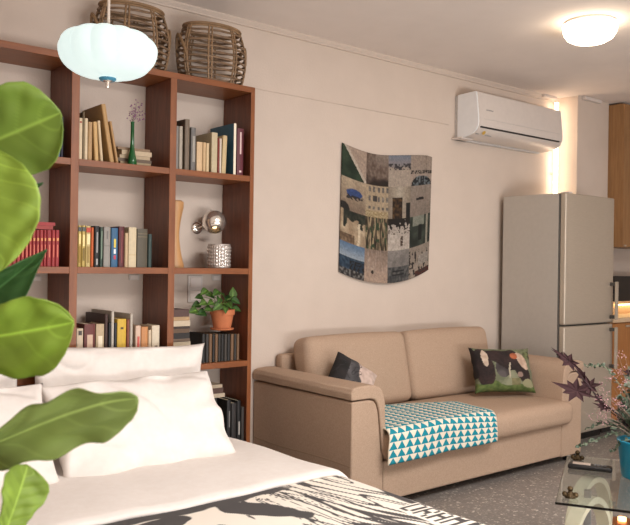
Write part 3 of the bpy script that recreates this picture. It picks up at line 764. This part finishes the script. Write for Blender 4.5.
bx(-.36, .65, -.008, .012, 0, .109).build('lower_ledge', plain(206, 176, 140, .4), t)
t = thing('strip_lamp', 'warm glowing strip lamp under the black kitchen panel', 'lamp', (6.75, 3.63, 1.012))
bx(-.35, .6, -.012, .010, .0, .012).build('light_strip', M_strip, t)
bx(-.352, .602, -.014, .012, .0125, .02).build('housing', M_dark, t)

# ------------------------------------------------------------------ sofa
so = thing('sofa', 'beige fabric two-seat sofa with padded arms against the back wall', 'sofa', (3.79, 3.45, 0))
def arm(s_):
    fx = (lambda x: x) if s_ < 0 else (lambda x: 2*3.79-x)
    body = [(2.712, .05), (2.712, .615), (2.725, .618), (2.84, .618), (2.868, .61), (2.885, .59), (2.90, .55), (2.912, .46), (2.925, .34), (2.945, .30), (2.945, .05)]
    mb = MB().prism([(fx(x), z) for x, z in body], 'y', 3.008, 3.915)
    a = mb.build('armrest', M_sofa, so, smooth=True, bevel=.008, world=True, angle=30)
    pad = [(2.704, .628), (2.700, .665), (2.712, .688), (2.735, .695), (2.80, .700), (2.86, .697), (2.905, .682), (2.932, .652), (2.946, .60), (2.952, .50), (2.956, .345), (2.950, .325), (2.938, .322), (2.930, .345), (2.918, .46), (2.906, .55), (2.890, .597), (2.872, .618), (2.845, .6265), (2.725, .6265)]
    MB().prism([(fx(x), z) for x, z in pad], 'y', 3.002, 3.912).build('arm_pad', M_sofa, so, smooth=True, bevel=.014, world=True, angle=30)
    sm = MB().tube([(fx(2.712), y, .275+.006*math.sin((y-3)*7)) for y in [3.02+.88*k/12 for k in range(13)]], .0022, 6)
    sm.build('seam', plain(150, 126, 104, .9), a, smooth=True, world=True)
arm(-1); arm(1)
bx(2.948, 4.632, 3.010, 3.85, .055, .272).build('base', M_sofa, so, bevel=.012, world=True)
for x in (2.78, 4.80):
    for y in (3.06, 3.84): bx(x-.03, x+.03, y-.03, y+.03, .0005, .052).build('foot', M_black, so, world=True)
bx(2.872, 4.708, 3.842, 3.914, .30, .775).build('back_frame', M_sofa, so, bevel=.02, world=True)
MB().rbox(2.935, 4.695, 2.945, 3.62, .276, .435, .055, 14, (.0, .012, .018)).build('seat_cushion', M_sofa, so, smooth=True, world=True, angle=180)
for x0_, x1_ in ((2.925, 3.783), (3.789, 4.650)):
    c_ = MB().rbox(-(x1_-x0_)/2, (x1_-x0_)/2, -.09, .09, -.245, .225, .055, 14, (.004, .02, .01))
    c_.xf(Matrix.Translation(((x0_+x1_)/2, 3.705, .662)) @ Matrix.Rotation(math.radians(-12), 4, 'X'))
    c_.build('back_cushion', M_sofa, so, smooth=True, world=True, angle=180)

# throw over the seat
def throwf(u, v):
    # v from the back of the seat forwards and down over the front
    yb = 3.535-.19*max(0, u-.45)/.55
    run = yb-2.955; s_ = v*(run+.178)
    x = 2.958-.055*min(1, v*1.1)**3*(1-u)-.01*u+u*(.875+.06*(1-min(1, s_/run))*(1 if u > .5 else 0)*u)
    zt = .455+.014*(1-((x-3.8)/.9)**2)*min(1, s_/.1+.3)-.006*(u)
    R_ = .05
    if s_ < run-R_+.02: y, z = yb-s_, zt
    else:
        q = s_-(run-R_+.02); a = min(q/R_, PI/2)
        y = yb-(run-R_+.02)-R_*math.sin(a); z = zt-R_*(1-math.cos(a))
        if q > R_*PI/2:
            e = q-R_*PI/2; z -= e; y -= .012*math.sin(e*18)*(.5+.5*math.sin(u*9))
    z -= (.018 if u < .03 else 0)*0
    z += .003*noise.noise(Vector((x*9, y*9, z*3)))
    return (x, y, z)
def throwuv(u, v): return (u*.93, 1-v*.785)
t = MB().grid(throwf, 60, 60, None, throwuv).xf(Matrix.Translation((-3.4, -3.2, -.46))).build('throw_blanket', M_throw, None, smooth=True, solid=.008, loc=(3.4, 3.2, .46))
tag(t, 'folded teal and white triangle-print throw draped over the left sofa seat', 'throw')

# cushions
def pillow_pts(w, h, th, seed=0, ear=.06, wr=.012, n=36, colour=None, nose=.38):
    mb = MB()
    for sgn in (1, -1):
        def fn(u, v, sgn=sgn):
            x, y = 2*u-1, 2*v-1
            e = (1-abs(x)**2.6)*(1-abs(y)**2.6); t_ = th/2*max(0, e)**nose
            # sides pulled in between the corners
            px_ = x*(w/2)*(1-ear*(1-abs(x)**3*0)*(1-y*y)*abs(x)**2*.9*0-ear*(1-abs(y)**4)*abs(x)**2)
            py_ = y*(h/2)*(1-ear*(1-abs(x)**4)*abs(y)**2)
            q = Vector((px_*4, py_*4, seed*3.3+sgn))
            rg = abs(noise.noise(q*.9+Vector((.4*q.y, 0, 7)))); crease = (wr*.7*noise.noise(q*1.2)-wr*.45*max(0, 1-rg/.10))*min(1, e*3)
            rad_ = wr*.9*math.sin(9*math.atan2(y, x)+seed)*(max(abs(x), abs(y))**4)*min(1, e*6)
            return (px_, py_, sgn*(t_+crease+rad_) if e > 1e-4 else 0)
        mb.grid(fn, n, n, (lambda u, v, sgn=sgn: colour(u, v, sgn)) if colour else None)
    return mb
def pillow(name, label, cat, w, h, th, mtx, mat, seed=0, group=None, colour=None, ear=.06, wr=.012, n=36, piping=None, nose=.38):
    o = pillow_pts(w, h, th, seed, ear, wr, n, colour, nose).build(name, mat, None, smooth=True, angle=180)
    me = o.data; bm = bmesh.new(); bm.from_mesh(me); bmesh.ops.remove_doubles(bm, verts=bm.verts[:], dist=1e-5); bmesh.ops.recalc_face_normals(bm, faces=bm.faces[:]); bm.to_mesh(me); bm.free()
    o.matrix_world = mtx; tag(o, label, cat, group)
    return o
def frame(c, right, up):
    r = Vector(right).normalized(); u = Vector(up).normalized(); u = (u-r*u.dot(r)).normalized(); n_ = r.cross(u)
    m_ = Matrix((r, u, n_)).transposed().to_4x4(); m_.translation = Vector(c); return m_
def inel(x, y, cx, cy, rx, ry): return ((x-cx)/rx)**2+((y-cy)/ry)**2 < 1
def cow(u, v, sgn):
    x, y = u, v
    n1 = h2(x*5, y*5, 2); n2 = h2(x*14, y*14, 3); n3 = h2(x*30, y*30, 4)
    c = mixc((128, 130, 106), (96, 100, 78), .5+n1+n3*.4)          # meadow behind
    if y > .86+n1*.05: c = mixc((120, 124, 96), (86, 92, 66), .5+n2)
    if y < .17+n1*.10: c = mixc((66, 84, 40), (94, 108, 58), .5+n2+n3*.5)
    blk = mixc((24, 17, 17), (50, 34, 32), .5+n1+n3*.4)
    body = (.02 < x < .62 and .56+n1*.05+.10*math.sin(x*8) < y < .93-.05*abs(x-.3)) or (inel(x, y, .15, .44, .15, .34) and y > .15) or inel(x, y, .13, .70, .13, .28)
    if inel(x, y, .43, .50, .12, .20): c = mixc((46, 40, 40), (82, 76, 76), .5+n1*1.5)
    if body: c = blk
    if inel(x-.05*n1, y+.2*(x-.16), .165, .74, .045, .20): c = mixc((196, 178, 160), (168, 148, 130), .5+n2)
    if inel(x, y, .60, .74, .12, .20) or inel(x+.3*(y-.4), y, .76, .42, .13, .30): c = blk      # neck and lowered head
    if inel(x+.3*(y-.6), y, .79, .66, .085, .20): c = mixc((196, 172, 152), (164, 138, 120), .5+n2)
    if inel(x, y, .635, .77, .065, .075): c = mixc((170, 96, 62), (140, 76, 50), .5+n2)
    if inel(x, y, .90, .80, .10, .10): c = mixc((100, 108, 70), (60, 56, 40), .5+n2*2)
    if inel(x, y, .70, .36, .05, .06): c = (132, 110, 100)
    if abs(x-.545-.05*n1) < .012 and .28 < y < .62: c = (170, 160, 140)
    if .55 < x < .70 and .13 < y < .28: c = mixc((126, 120, 88), (100, 96, 66), .5+n2)
    if inel(x, y, .85, .17, .12, .10): c = (136, 134, 104)
    if x < .03 and y > .3: c = (30, 24, 26)
    return (lin(c[0]), lin(c[1]), lin(c[2]), 1)
pillow('cushion', 'cushion printed with a black and white cow on grass at sofa right end', 'cushion', .48, .325, .15,
       frame((4.405, 3.34, .620), (.93, -.36, -.03), (-.10, .42, .9)), M_print, 3, None, cow, .10, .010, 90)
def dog(u, v, sgn):
    x, y = u, v; n1 = h2(x*5, y*5, 12); n2 = h2(x*12, y*12, 13)
    c = mixc((92, 90, 92), (60, 58, 60), .5+n1*1.4)
    if x < .30: c = mixc((24, 22, 22), (38, 34, 34), .5+n1)
    if x > .55+n1*.15-.25*(y-.5) and y > .25: c = mixc((198, 176, 164), (170, 150, 140), .5+n2)
    if y < .36 and x > .62: c = mixc((150, 66, 46), (120, 60, 46), .5+n2)
    if y < .2 and x > .86: c = (120, 118, 106)
    if abs(h2(x*7, y*7, 14)) < .05 and x < .6: c = (40, 38, 40)
    return (lin(c[0]), lin(c[1]), lin(c[2]), 1)
pillow('cushion', 'grey, cream and red printed cushion half hidden behind the left sofa arm', 'cushion', .29, .28, .13,
       frame((3.075, 3.43, .640), (.72, -.40, -.50), (.45, .35, .8)), M_print, 5, None, dog, .05, .006, 60)

# ------------------------------------------------------------------ bed
BX0, BX1, BYF, BYH = .44, 2.27, 1.60, 3.60
bd = thing('bed', 'low double bed with white sheet, its head against the bookshelf', 'bed', (1.34, 2.6, 0))
bx(BX0+.06, BX1-.06, BYF+.06, BYH, .06, .19).build('bed_base', plain(200, 194, 188, .8), bd, bevel=.01, world=True)
for x in (BX0+.15, BX1-.15):
    for y in (BYF+.15, BYH-.15): bx(x-.03, x+.03, y-.03, y+.03, .0005, .06).build('leg', M_dark, bd, world=True)
MB().rbox(BX0+.03, BX1-.03, BYF+.03, BYH, .191, .385, .06, 12, (0, 0, .004)).build('mattress', M_white, bd, smooth=True, world=True, angle=180)
def drape(a, b_, top, R_, grow=0, x0=BX0, x1=BX1, y0=BYF, maxdrop=.26):
    """point (a,b) of a flat cloth laid over the mattress block"""
    ix0, ix1, iy0 = x0+R_, x1-R_, y0+R_
    qx = max(ix0, min(ix1, a)); qy = max(iy0, b_)
    dx, dy = a-qx, b_-qy; d = math.hypot(dx, dy)
    if d < 1e-6: return Vector((a, b_, top))
    ang = min(d/R_, PI/2); o = (R_+grow)*math.sin(ang); dr = R_*(1-math.cos(ang))+max(0, d-R_*PI/2)
    return Vector((qx+dx/d*o, qy+dy/d*o, top-min(maxdrop, dr)))
def bump(x, y, s_=1): return .006*noise.noise(Vector((x*2.2, y*2.2, 1)))+.003*noise.noise(Vector((x*6, y*3, 5)))*s_
# printed blanket
FONT = {'D': '1110 1001 1001 1001 1001 1001 1110', 'R': '1110 1001 1001 1110 1010 1001 1001', 'A': '0110 1001 1001 1111 1001 1001 1001', 'M': '1001 1111 1111 1001 1001 1001 1001', 'I': '0110 0110 0110 0110 0110 0110 0110'}
def letters(p, q):
    """p along the word 0..5, q 0..1 from foot to cap"""
    if not (0 <= p < 5 and 0 <= q < 1): return False
    k = int(p); f_ = p-k
    if f_ > .84: return False
    rows_ = FONT['DRAMI'[k]].split(); return rows_[6-int(q*7)][min(3, int(f_/.84*4))] == '1'
BL_U0, BL_U1, BL_V0, BL_V1 = BX0-.18, BX1+.30, BYF-.30, 2.60
ink, ivory = (lin(72), lin(69), lin(69), 1), (lin(232), lin(224), lin(212), 1)
def sst(a, b_, t_): t_ = max(0, min(1, (t_-a)/(b_-a))); return t_*t_*(3-2*t_)
def blc(u, v):
    x = BL_U0+(BL_U1-BL_U0)*u; y = BL_V0+(BL_V1-BL_V0)*v
    px_ = (2.06-y)/.066; q = (x-2.10)/.12
    if letters(px_, q): return ink
    if 2.085 < x < 2.24 and 1.72 < y < 2.07: return ivory
    w = Vector((x*1.0, y*1.0, 0)); n0 = noise.noise(w*2.3+Vector((4, 2, 0))); n1 = noise.noise(w*6+Vector((9, 1, 3))); n2 = noise.noise(w*17+Vector((2, 7, 1)))
    a = 0
    # dark band under the sheet edge, ragged below
    a = max(a, sst(-.006, .006, y-(2.515-.025*max(0, min(1, (2.0-x)*3))-.03*n1-.012*n2))*(1-sst(1.9, 1.98, x+n1*.06)))
    # broad dark brush patches at the left
    e = 1-(((x-1.66-(2.38-y)*.55)/.075)**2+((y-2.36)/.17)**2)+1.3*n1+.5*n2
    a = max(a, sst(-.08, .08, e))
    e = 1-(((x-1.22)/.16)**2+((y-2.40-.3*(x-1.2))/.07)**2)+1.5*n1+.6*n2
    a = max(a, sst(-.1, .1, e))
    if x < 1.6: a = max(a, sst(.22, .28, n0+.4*n1+.15*n2-.1*(y > 2.3)))
    # bark-like branching strokes running along the bed at the right
    c_ = x+.16*(y-2.1)+.07*n0+.02*noise.noise(w*4+Vector((3, 3, 3))); dens = sst(1.66, 1.90, x+.10*n0)
    for fs, fc, th, z in ((1.5, 11, .07, 2), (2.2, 15, .065, 6), (2.8, 19, .06, 11)):
        k = abs(noise.noise(Vector((y*fs, c_*fc, z))))
        t_ = th*dens*(1+.9*n1)
        if t_ > .004: a = max(a, 1-sst(t_*.75, t_*1.25, k))
    # a few fine dry strokes elsewhere
    k = noise.noise(Vector((y*6, c_*26, 15))); a = max(a, sst(.40, .46, k+.12*n2)*(1-dens))
    return tuple(p+(q_-p)*a for p, q_ in zip(ivory, ink))
def blf(u, v):
    a = BL_U0+(BL_U1-BL_U0)*u; b_ = BL_V0+(BL_V1-BL_V0)*v
    p = drape(a, b_, .418, .07, .004); p.z += bump(p.x, p.y)*.6; return p
t = MB().grid(blf, 420, 400, blc).xf(Matrix.Translation((-1.34, -2.1, -.42))).build('printed_blanket', M_print, None, smooth=True, solid=.006, loc=(1.34, 2.1, .42), angle=180)
tag(t, 'ivory blanket with charcoal brush-stroke print over the foot of the bed', 'blanket')
def shf(u, v):
    a = BX0-.2+(BX1+.2-BX0+.2)*u; edge = 2.545+.012*noise.noise(Vector((a*3, 0, 2)))-.02*max(0, (a-2.1)/.2)
    b_ = edge+(3.56-edge)*v
    p = drape(a, b_, .438, .10, .012); p.z += bump(p.x, p.y, 2)*1.4-(.012*(1-v/.03) if v < .03 else 0)
    if p.y > 3.1 and p.x > 2.0: p.x -= .05*min(1, (p.y-3.1)/.4)*(p.x-2.0)/.25
    return p
t = MB().grid(shf, 90, 70).xf(Matrix.Translation((-1.34, -3.0, -.43))).build('white_sheet', M_white, None, smooth=True, solid=.02, loc=(1.34, 3.0, .43), angle=180)
tag(t, 'smooth white turned-down sheet between pillows and printed blanket', 'sheet')
g_ = 'white pillows at the head of the bed'
pillow('pillow', 'white pillow standing upright behind the front one on bed right side', 'pillow', .92, .56, .15, frame((1.665, 3.515, .655), (1, 0, -.045), (0, .10, 1)), M_white, 1, g_, None, .06, .03, 56)
pillow('pillow', 'large white pillow leaning in front on the right side of the bed', 'pillow', .86, .50, .20, frame((1.625, 3.22, .590), (1, 0.0, 0.01), (-.01, .60, .80)), M_white, 2, g_, None, .06, .03, 56)
pillow('pillow', 'white pillow behind, at left edge of photo, beneath the fig leaves', 'pillow', .86, .54, .15, frame((.755, 3.515, .655), (1, 0, .02), (0, .10, 1)), M_white, 7, g_, None, .06, .03, 56)
pillow('pillow', 'white pillow leaning in front at the left edge of the bed', 'pillow', .82, .50, .19, frame((.80, 3.22, .60), (1, -.02, 0), (.0, .58, .82)), M_white, 9, g_, None, .06, .03, 56)

# ------------------------------------------------------------------ fiddle leaf fig
fig = thing('fiddle_leaf_fig', 'fiddle-leaf fig with broad green leaves in the near left foreground', 'plant', (.16, 1.08, 0))
MB().lathe([(0, 0), (.12, 0), (.155, .26), (.165, .28), (.15, .28), (.145, .25), (0, .25)], 36).build('pot', plain(206, 200, 192, .6), fig, smooth=True)
MB().lathe([(0, .2505), (.143, .2505), (.1, .262), (0, .266)], 28).build('soil', M_soil, fig, smooth=True)
trunk_pts = [(0, 0, .26), (.015, -.01, .6), (.0, .01, 1.0), (.012, .0, 1.4), (-.005, .015, 1.75), (0, .01, 1.95)]
MB().tube(trunk_pts, [.014, .013, .012, .010, .008, .005], 10).build('trunk', plain(104, 84, 62, .8), fig, smooth=True)
FID = [(0, .16), (.06, .34), (.14, .50), (.24, .58), (.36, .60), (.48, .70), (.60, .88), (.72, .99), (.82, 1.0), (.90, .88), (.955, .62), (.985, .34), (1, .06)]
PNT = [(0, .10), (.1, .5), (.2, .80), (.34, .99), (.46, .97), (.6, .80), (.75, .52), (.88, .25), (.96, .09), (1, .01)]
ELL = [(0, .10), (.1, .45), (.22, .74), (.38, .95), (.52, 1.0), (.68, .92), (.82, .70), (.92, .42), (.98, .15), (1, .02)]
def fig_leaf(base, tip, side, col, prof=FID, droop=.1, fold=.12, wav=.25, seed=0, arc=0):
    """base/tip: (px, py, depth); side: half width as (dx, dy, ddepth) at the tip depth"""
    b = atD(*base); tp = atD(*tip)
    sd = atD(tip[0]+side[0], tip[1]+side[1], tip[2]+side[2])-tp
    ax = tp-b; n_ = ax.cross(sd).normalized()
    if n_.dot(F) > 0: n_ = -n_
    L0 = Vector(fig.location)
    base_fn = blade(b-L0, tp-L0, sd, n_, prof, droop=droop, fold=fold, wav=wav, seed=seed)
    def fn(u, v):
        p = base_fn(u, v)
        p -= sd.normalized()*(arc*9.5*u**3*(1-u)*ax.length)
        w_ = 2*v-1
        p += n_*.0016*math.cos((u-abs(w_)*.22)*2*PI*6.5)*abs(w_)*(1-abs(w_))*2
        return p
    def colr(u, v):
        w_ = abs(2*v-1); c = col
        k = 1+.10*noise.noise(Vector((u*4, v*3, seed)))
        vein = abs(((u-w_*.22)*6.5) % 1-.5)
        mid = max(0, 1-w_/.035); side_ = max(0, 1-vein/.055)*.55*(w_ < .93)
        light = tuple(min(255, q*1.22+18) for q in c)
        c = mixc(tuple(q*k for q in c), light, max(mid, side_))
        return (lin(min(255, c[0])), lin(min(255, c[1])), lin(min(255, c[2])), 1)
    lf = MB().grid(fn, 64, 28, colr).build('leaf', M_leafA, fig, smooth=True, solid=.0012, angle=180)
    # petiole to the trunk
    z = (b-L0).z; q = b-L0
    MB().tube([(0, 0, max(.4, z-.06)), (q.x*.5, q.y*.5, z-.035), tuple(q+(tp-b)*.03)], .0028, 6).build('petiole', plain(140, 150, 84, .5), lf, smooth=True)
    return lf
lime, mid_, deep, bright = (142, 160, 66), (150, 168, 84), (70, 112, 58), (164, 186, 66)
fig_leaf((-80, 172, 1.16), (58, 114, 1.12), (19, 43, .02), (124, 152, 60), FID, .05, .10, .06, 1)
fig_leaf((-18, 146, 1.10), (-2, 268, 1.05), (51, -8, .03), (140, 168, 60), ELL, .10, .10, .06, 2)
fig_leaf((-60, 332, 1.22), (47, 253, 1.20), (17, 23, .03), (58, 98, 48), PNT, .05, .16, .06, 3)
fig_leaf((-95, 350, 1.06), (70, 328, 1.02), (5, 39, .03), (150, 180, 68), FID, .06, .10, .08, 4)
fig_leaf((-95, 474, 1.00), (138, 402, .98), (9, 26, .04), (136, 156, 82), FID, .02, .06, .08, 5, arc=.05)
fig_leaf((2, 540, .95), (30, 467, .95), (21, 9, .03), (138, 166, 64), FID, .06, .12, .06, 6)
fig_leaf((-40, 205, 1.24), (43, 186, 1.24), (4, 16, .03), (52, 92, 44), PNT, .05, .16, .06, 8)
# ------------------------------------------------------------------ coffee table
TB = Vector((2.57, 1.694, 0)); TU = Vector((.689, .393, 0)).normalized(); TV = Vector((TU.y, -TU.x, 0))
rotz = math.atan2(TU.y, TU.x)
TL, TW, TZ = .80, 1.05, .45
ct = thing('coffee_table', 'glass-topped coffee table with cream hoop legs in front of the sofa', 'table', tuple(TB+TU*TL/2+TV*TW/2), (0, 0, rotz))
bx(-TL/2, TL/2, -TW/2, TW/2, TZ-.010, TZ).build('glass_top', M_glass, ct, bevel=.002)
for k in (1, -1):
    for xx in (-TL/2+.235, TL/2-.235):
        hp = MB(); yy = k*(TW/2-.11)
        n = 48; ro, ri, wd = .205, .180, .055; vs = []; fs = []
        for q in range(n):
            a = 2*PI*q/n
            for r, y in ((ro, -wd/2), (ro, wd/2), (ri, wd/2), (ri, -wd/2)): vs.append((xx+r*math.cos(a), yy+y, .2055+r*math.sin(a)))
        for q in range(n):
            p_ = (q+1) % n
            for e in range(4): fs.append((q*4+e, q*4+(e+1) % 4, p_*4+(e+1) % 4, p_*4+e))
        hp.add(vs, fs).xf(Matrix.Translation((xx, yy, 0)) @ Matrix.Rotation(math.radians(-20*k), 4, 'Z') @ Matrix.Translation((-xx, -yy, 0))).build('hoop_leg', M_cream, ct, smooth=True, angle=35)
    bx(-TL/2+.235-.014, -TL/2+.235+.014, k*(TW/2-.11)-.014, k*(TW/2-.11)+.014, .0005, TZ-.011).build('centre_post', M_grey, ct, bevel=.003)
for sx_ in (-1, 1):
    for sy_ in (-1, 1):
        cl = MB(); cx_, cy_ = sx_*(TL/2-.085), sy_*(TW/2-.05)
        cl.lathe([(0, TZ+.0005), (.022, TZ+.0005), (.024, TZ+.008), (.012, TZ+.014), (.008, TZ+.024), (0, TZ+.026)], 16, (cx_, cy_, 0))
        for ox, oy, oz in ((.022, 0, .012), (-.022, 0, .012), (0, .02, .012), (0, -.02, .012), (0, 0, .034)):
            cl.lathe([(0, TZ+oz-.011), (.008, TZ+oz-.008), (.0115, TZ+oz), (.008, TZ+oz+.008), (0, TZ+oz+.011)], 12, (cx_+ox, cy_+oy, 0))
        cl.build('corner_clamp', M_bronze, ct, smooth=True)
# dark tray and slim object on it
p = atZ(590, 470, TZ)
dm = atZ(611, 473, TZ+.01)-atZ(566, 468, TZ+.01); L_ = dm.length
t = thing('remote_control', 'black slim remote control lying on glass coffee table left of turquoise pot', 'remote control', (p.x, p.y, TZ+.001), (0, 0, math.atan2(dm.y, dm.x)))
MB().rbox(-L_/2, L_/2, -.026, .026, 0, .022, .009, 8).build('casing', M_black, t, smooth=True, angle=180)
bx(-L_/2+.02, L_/2-.09, -.017, .017, .0222, .0255).build('keypad', plain(180, 164, 152, .5), t, bevel=.001)
for k in range(4): MB().lathe([(0, .0223), (.006, .0223), (.005, .027), (0, .027)], 12, (L_/2-.03-.014*k, 0, 0)).build('button', M_grey, t, smooth=True)
# turquoise pot and its bunch
pp = atD(644, 480, 3.30); vp_ = Vector((pp.x, pp.y, TZ+.001))
t = thing('turquoise_pot', 'turquoise tapered flower pot on the coffee table at right photo edge', 'pot', tuple(vp_))
MB().lathe([(0, 0), (.088, 0), (.092, .006), (.108, .145), (.112, .15), (.112, .158), (.102, .158), (.086, .02), (0, .02)], 40).build('pot_body', M_turq, t, smooth=True)
MB().lathe([(0, .13), (.095, .13), (.08, .14), (0, .145)], 28).build('soil', M_soil, t, smooth=True)
vb = vp_+Vector((0, 0, .14))
def P3(px_, py_, dd=0): return atD(px_, py_, 3.30+dd)
def bunch(name, label, cat): return thing(name, label, cat, tuple(vb))
# dark maple-like leaves
t = bunch('maple_branch', 'dark burgundy branch of pointed lobed leaves leaning from the turquoise pot', 'branch')
sm = MB(); 
sm.tube([vb, P3(622, 418), P3(598, 398), P3(584, 380), P3(572, 366)], [.004, .003, .003, .002, .0015], 6)
sm.tube([vb, P3(626, 424, .02), P3(606, 408, .02), P3(596, 399)], [.004, .003, .002, .0015], 6)
sm.build('stem', plain(40, 18, 22, .5), t, smooth=True, world=True)
def maple(cx_, cy_, ang, s_, dd=0, squash=.5):
    out_ = [(0, -.9), (.18, -.30), (.62, -.42), (.40, -.05), (.98, .18), (.42, .26), (.52, .55), (.22, .46), (0, 1.15), (-.22, .46), (-.52, .55), (-.42, .26), (-.98, .18), (-.40, -.05), (-.62, -.42), (-.18, -.30)]
    a = math.radians(ang); pts = []
    for x, y in out_:
        x *= squash; X_ = (x*math.cos(a)+y*math.sin(a))*s_; Y_ = (x*math.sin(a)-y*math.cos(a))*s_
        pts.append(P3(cx_+X_, cy_+Y_, dd+.02*x-.01*y*y))
    c = P3(cx_, cy_, dd+.012); mb = MB(); mb.add([c]+pts, [(0, i+1, (i+1) % len(pts)+1) for i in range(len(pts))])
    return mb.build('leaf', plain(44, 16, 20, .9), t, solid=.0012, world=True)
for a in ((570, 362, -52, 21, 0, .38), (583, 377, -35, 17, .02, .30), (577, 391, -70, 24, -.02, .55), (590, 386, -100, 15, .0, .8), (600, 400, -40, 13, .02, .4), (604, 407, -70, 11, 0, .5), (562, 356, -58, 11, .01, .35), (629, 372, -80, 7, .02, .5)): maple(*a)
# eucalyptus
t = bunch('eucalyptus_sprigs', 'grey-green eucalyptus sprigs spilling from the turquoise pot', 'greenery')
sm = MB(); lv = MB(); rng = random.Random(12)
paths = [[(640, 430), (624, 390), (605, 366), (586, 366)], [(640, 430), (618, 424), (600, 424), (586, 429)], [(642, 432), (616, 432), (594, 441), (579, 446)], [(645, 425), (634, 395), (628, 372)], [(645, 430), (634, 405), (640, 375)],
         [(640, 432), (626, 412), (622, 396)], [(645, 435), (624, 440), (612, 452)], [(640, 430), (628, 420), (618, 410)], [(650, 430), (648, 400), (650, 370)], [(642, 436), (628, 424), (622, 405)], [(646, 436), (632, 418), (630, 392)], [(646, 436), (625, 430), (614, 424)]]
for pi_, path in enumerate(paths):
    pts = [P3(x, y, rng.uniform(-.03, .05)) for x, y in path]; pts[0] = vb+Vector((0, 0, .02))
    fine = []
    for k in range(len(pts)-1):
        for q in range(6): fine.append(pts[k].lerp(pts[k+1], q/6))
    fine.append(pts[-1]); fine = [fine[0]]+[(fine[k-1]+fine[k]*2+fine[k+1])/4 for k in range(1, len(fine)-1)]+[fine[-1]]
    sm.tube(fine, .0016, 5)
    dens_ = 3 if pi_ in (3, 4, 5, 7, 8, 9, 10, 11) else 2
    for k in range(2, len(fine)):
        for q in range(dens_):
            c = fine[k]; d = Vector((rng.uniform(-1, 1), rng.uniform(-1, 1), rng.uniform(-.4, 1))).normalized(); L = rng.uniform(.016, .028)*(1.35 if dens_ == 3 else .8)
            n_ = d.orthogonal().normalized(); n_.rotate(Matrix.Rotation(rng.uniform(0, 6), 3, d)); sd = d.cross(n_)*L*.42; g0 = rng.random()
            cc = (lin(72+36*g0), lin(88+30*g0), lin(70+30*g0), 1)
            lv.grid(blade(c, c+d*L, sd, n_, HEART, droop=.15), 4, 2, lambda u, v, cc=cc: cc)
sm.build('stem', plain(110, 120, 96, .6), t, smooth=True, world=True); lv.build('foliage', M_leafA, t, smooth=True, world=True, solid=.0006)
# pink sprays
t = bunch('pink_flower_spray', 'airy spray of tiny pink blossoms rising from the turquoise pot', 'flowers')
sm = MB(); bl = MB(); rng = random.Random(21)
for k in range(34):
    cx_ = rng.gauss(611, 9); cy_ = rng.gauss(398, 15)
    if k > 24: cx_, cy_ = rng.gauss(624, 5), rng.gauss(375, 9)
    cx_ = min(cx_, 634); e = P3(cx_, cy_, rng.uniform(-.05, .06)); md_ = vb.lerp(e, .55)+Vector((0, 0, .02))
    sm.tube([vb, md_, e], .0007, 4)
    for q in range(11):
        o = e+Vector((rng.gauss(0, .012), rng.gauss(0, .012), rng.gauss(0, .012))); r = rng.uniform(.0018, .0032)
        bl.lathe([(0, -r), (r, 0), (0, r)], 5, o)
sm.build('stem', plain(130, 110, 96, .7), t, world=True); bl.build('blossom', noisy('pink_blossom', rgb(150, 104, 112), rgb(196, 158, 158), 300, .8), t, world=True)
# made-up copper dish and light standing in for a warm glow
p = atZ(622, 523, .0)
t = thing('glow_stand_in', 'stand-in for a small copper tealight holder on the floor beyond the coffee table', 'candle holder', (p.x, p.y, 0))
MB().lathe([(0, .0005), (.07, .0005), (.075, .01), (.062, .012), (0, .012)], 28).build('dish', M_copper, t, smooth=True)
MB().lathe([(0, .0125), (.022, .0125), (.022, .03), (0, .03)], 20).build('glow', M_glow, t, smooth=True)

# ------------------------------------------------------------------ light
def area(name, loc, rot, sx_, sy_, power, col):
    d_ = bpy.data.lights.new(name, 'AREA'); d_.shape = 'RECTANGLE'; d_.size = sx_; d_.size_y = sy_; d_.energy = power; d_.color = col
    o = bpy.data.objects.new(name, d_); COL.objects.link(o); o.location = loc; o.rotation_euler = rot; return o
area('added_window_daylight', ((wx0+wx1)/2, Y0-.14, (wz0+wz1)/2), (math.radians(90), 0, 0), wx1-wx0-.1, wz1-wz0-.1, 40, (1, .97, .95))  # daylight of an unseen window, added to raise the brightness
area('added_upward_fill', ((wx0+wx1)/2, Y0+.55, .45), (math.radians(90+66), 0, 0), wx1-wx0-.1, 1.2, 330, (1, .96, .93))  # unseen fill light aimed upwards, added to brighten the ceiling
area('added_overhead_fill', (2.5, .2, HC-.03), (0, 0, 0), 1.4, 1.2, 205, (1, .97, .94))  # unseen overhead fill, added to light the bed from above
w = bpy.data.worlds.new('sky'); S.world = w; w.use_nodes = True
w.node_tree.nodes['Background'].inputs[0].default_value = (.75, .85, 1, 1); w.node_tree.nodes['Background'].inputs[1].default_value = .8
S.view_settings.view_transform = 'Standard'; S.view_settings.look = 'None'; S.view_settings.gamma = 1; S.view_settings.use_curve_mapping = False
S.view_settings.exposure = -.55
S.cycles.max_bounces = 10; S.cycles.diffuse_bounces = 6; S.cycles.transmission_bounces = 8; S.cycles.caustics_reflective = False; S.cycles.sample_clamp_indirect = 4
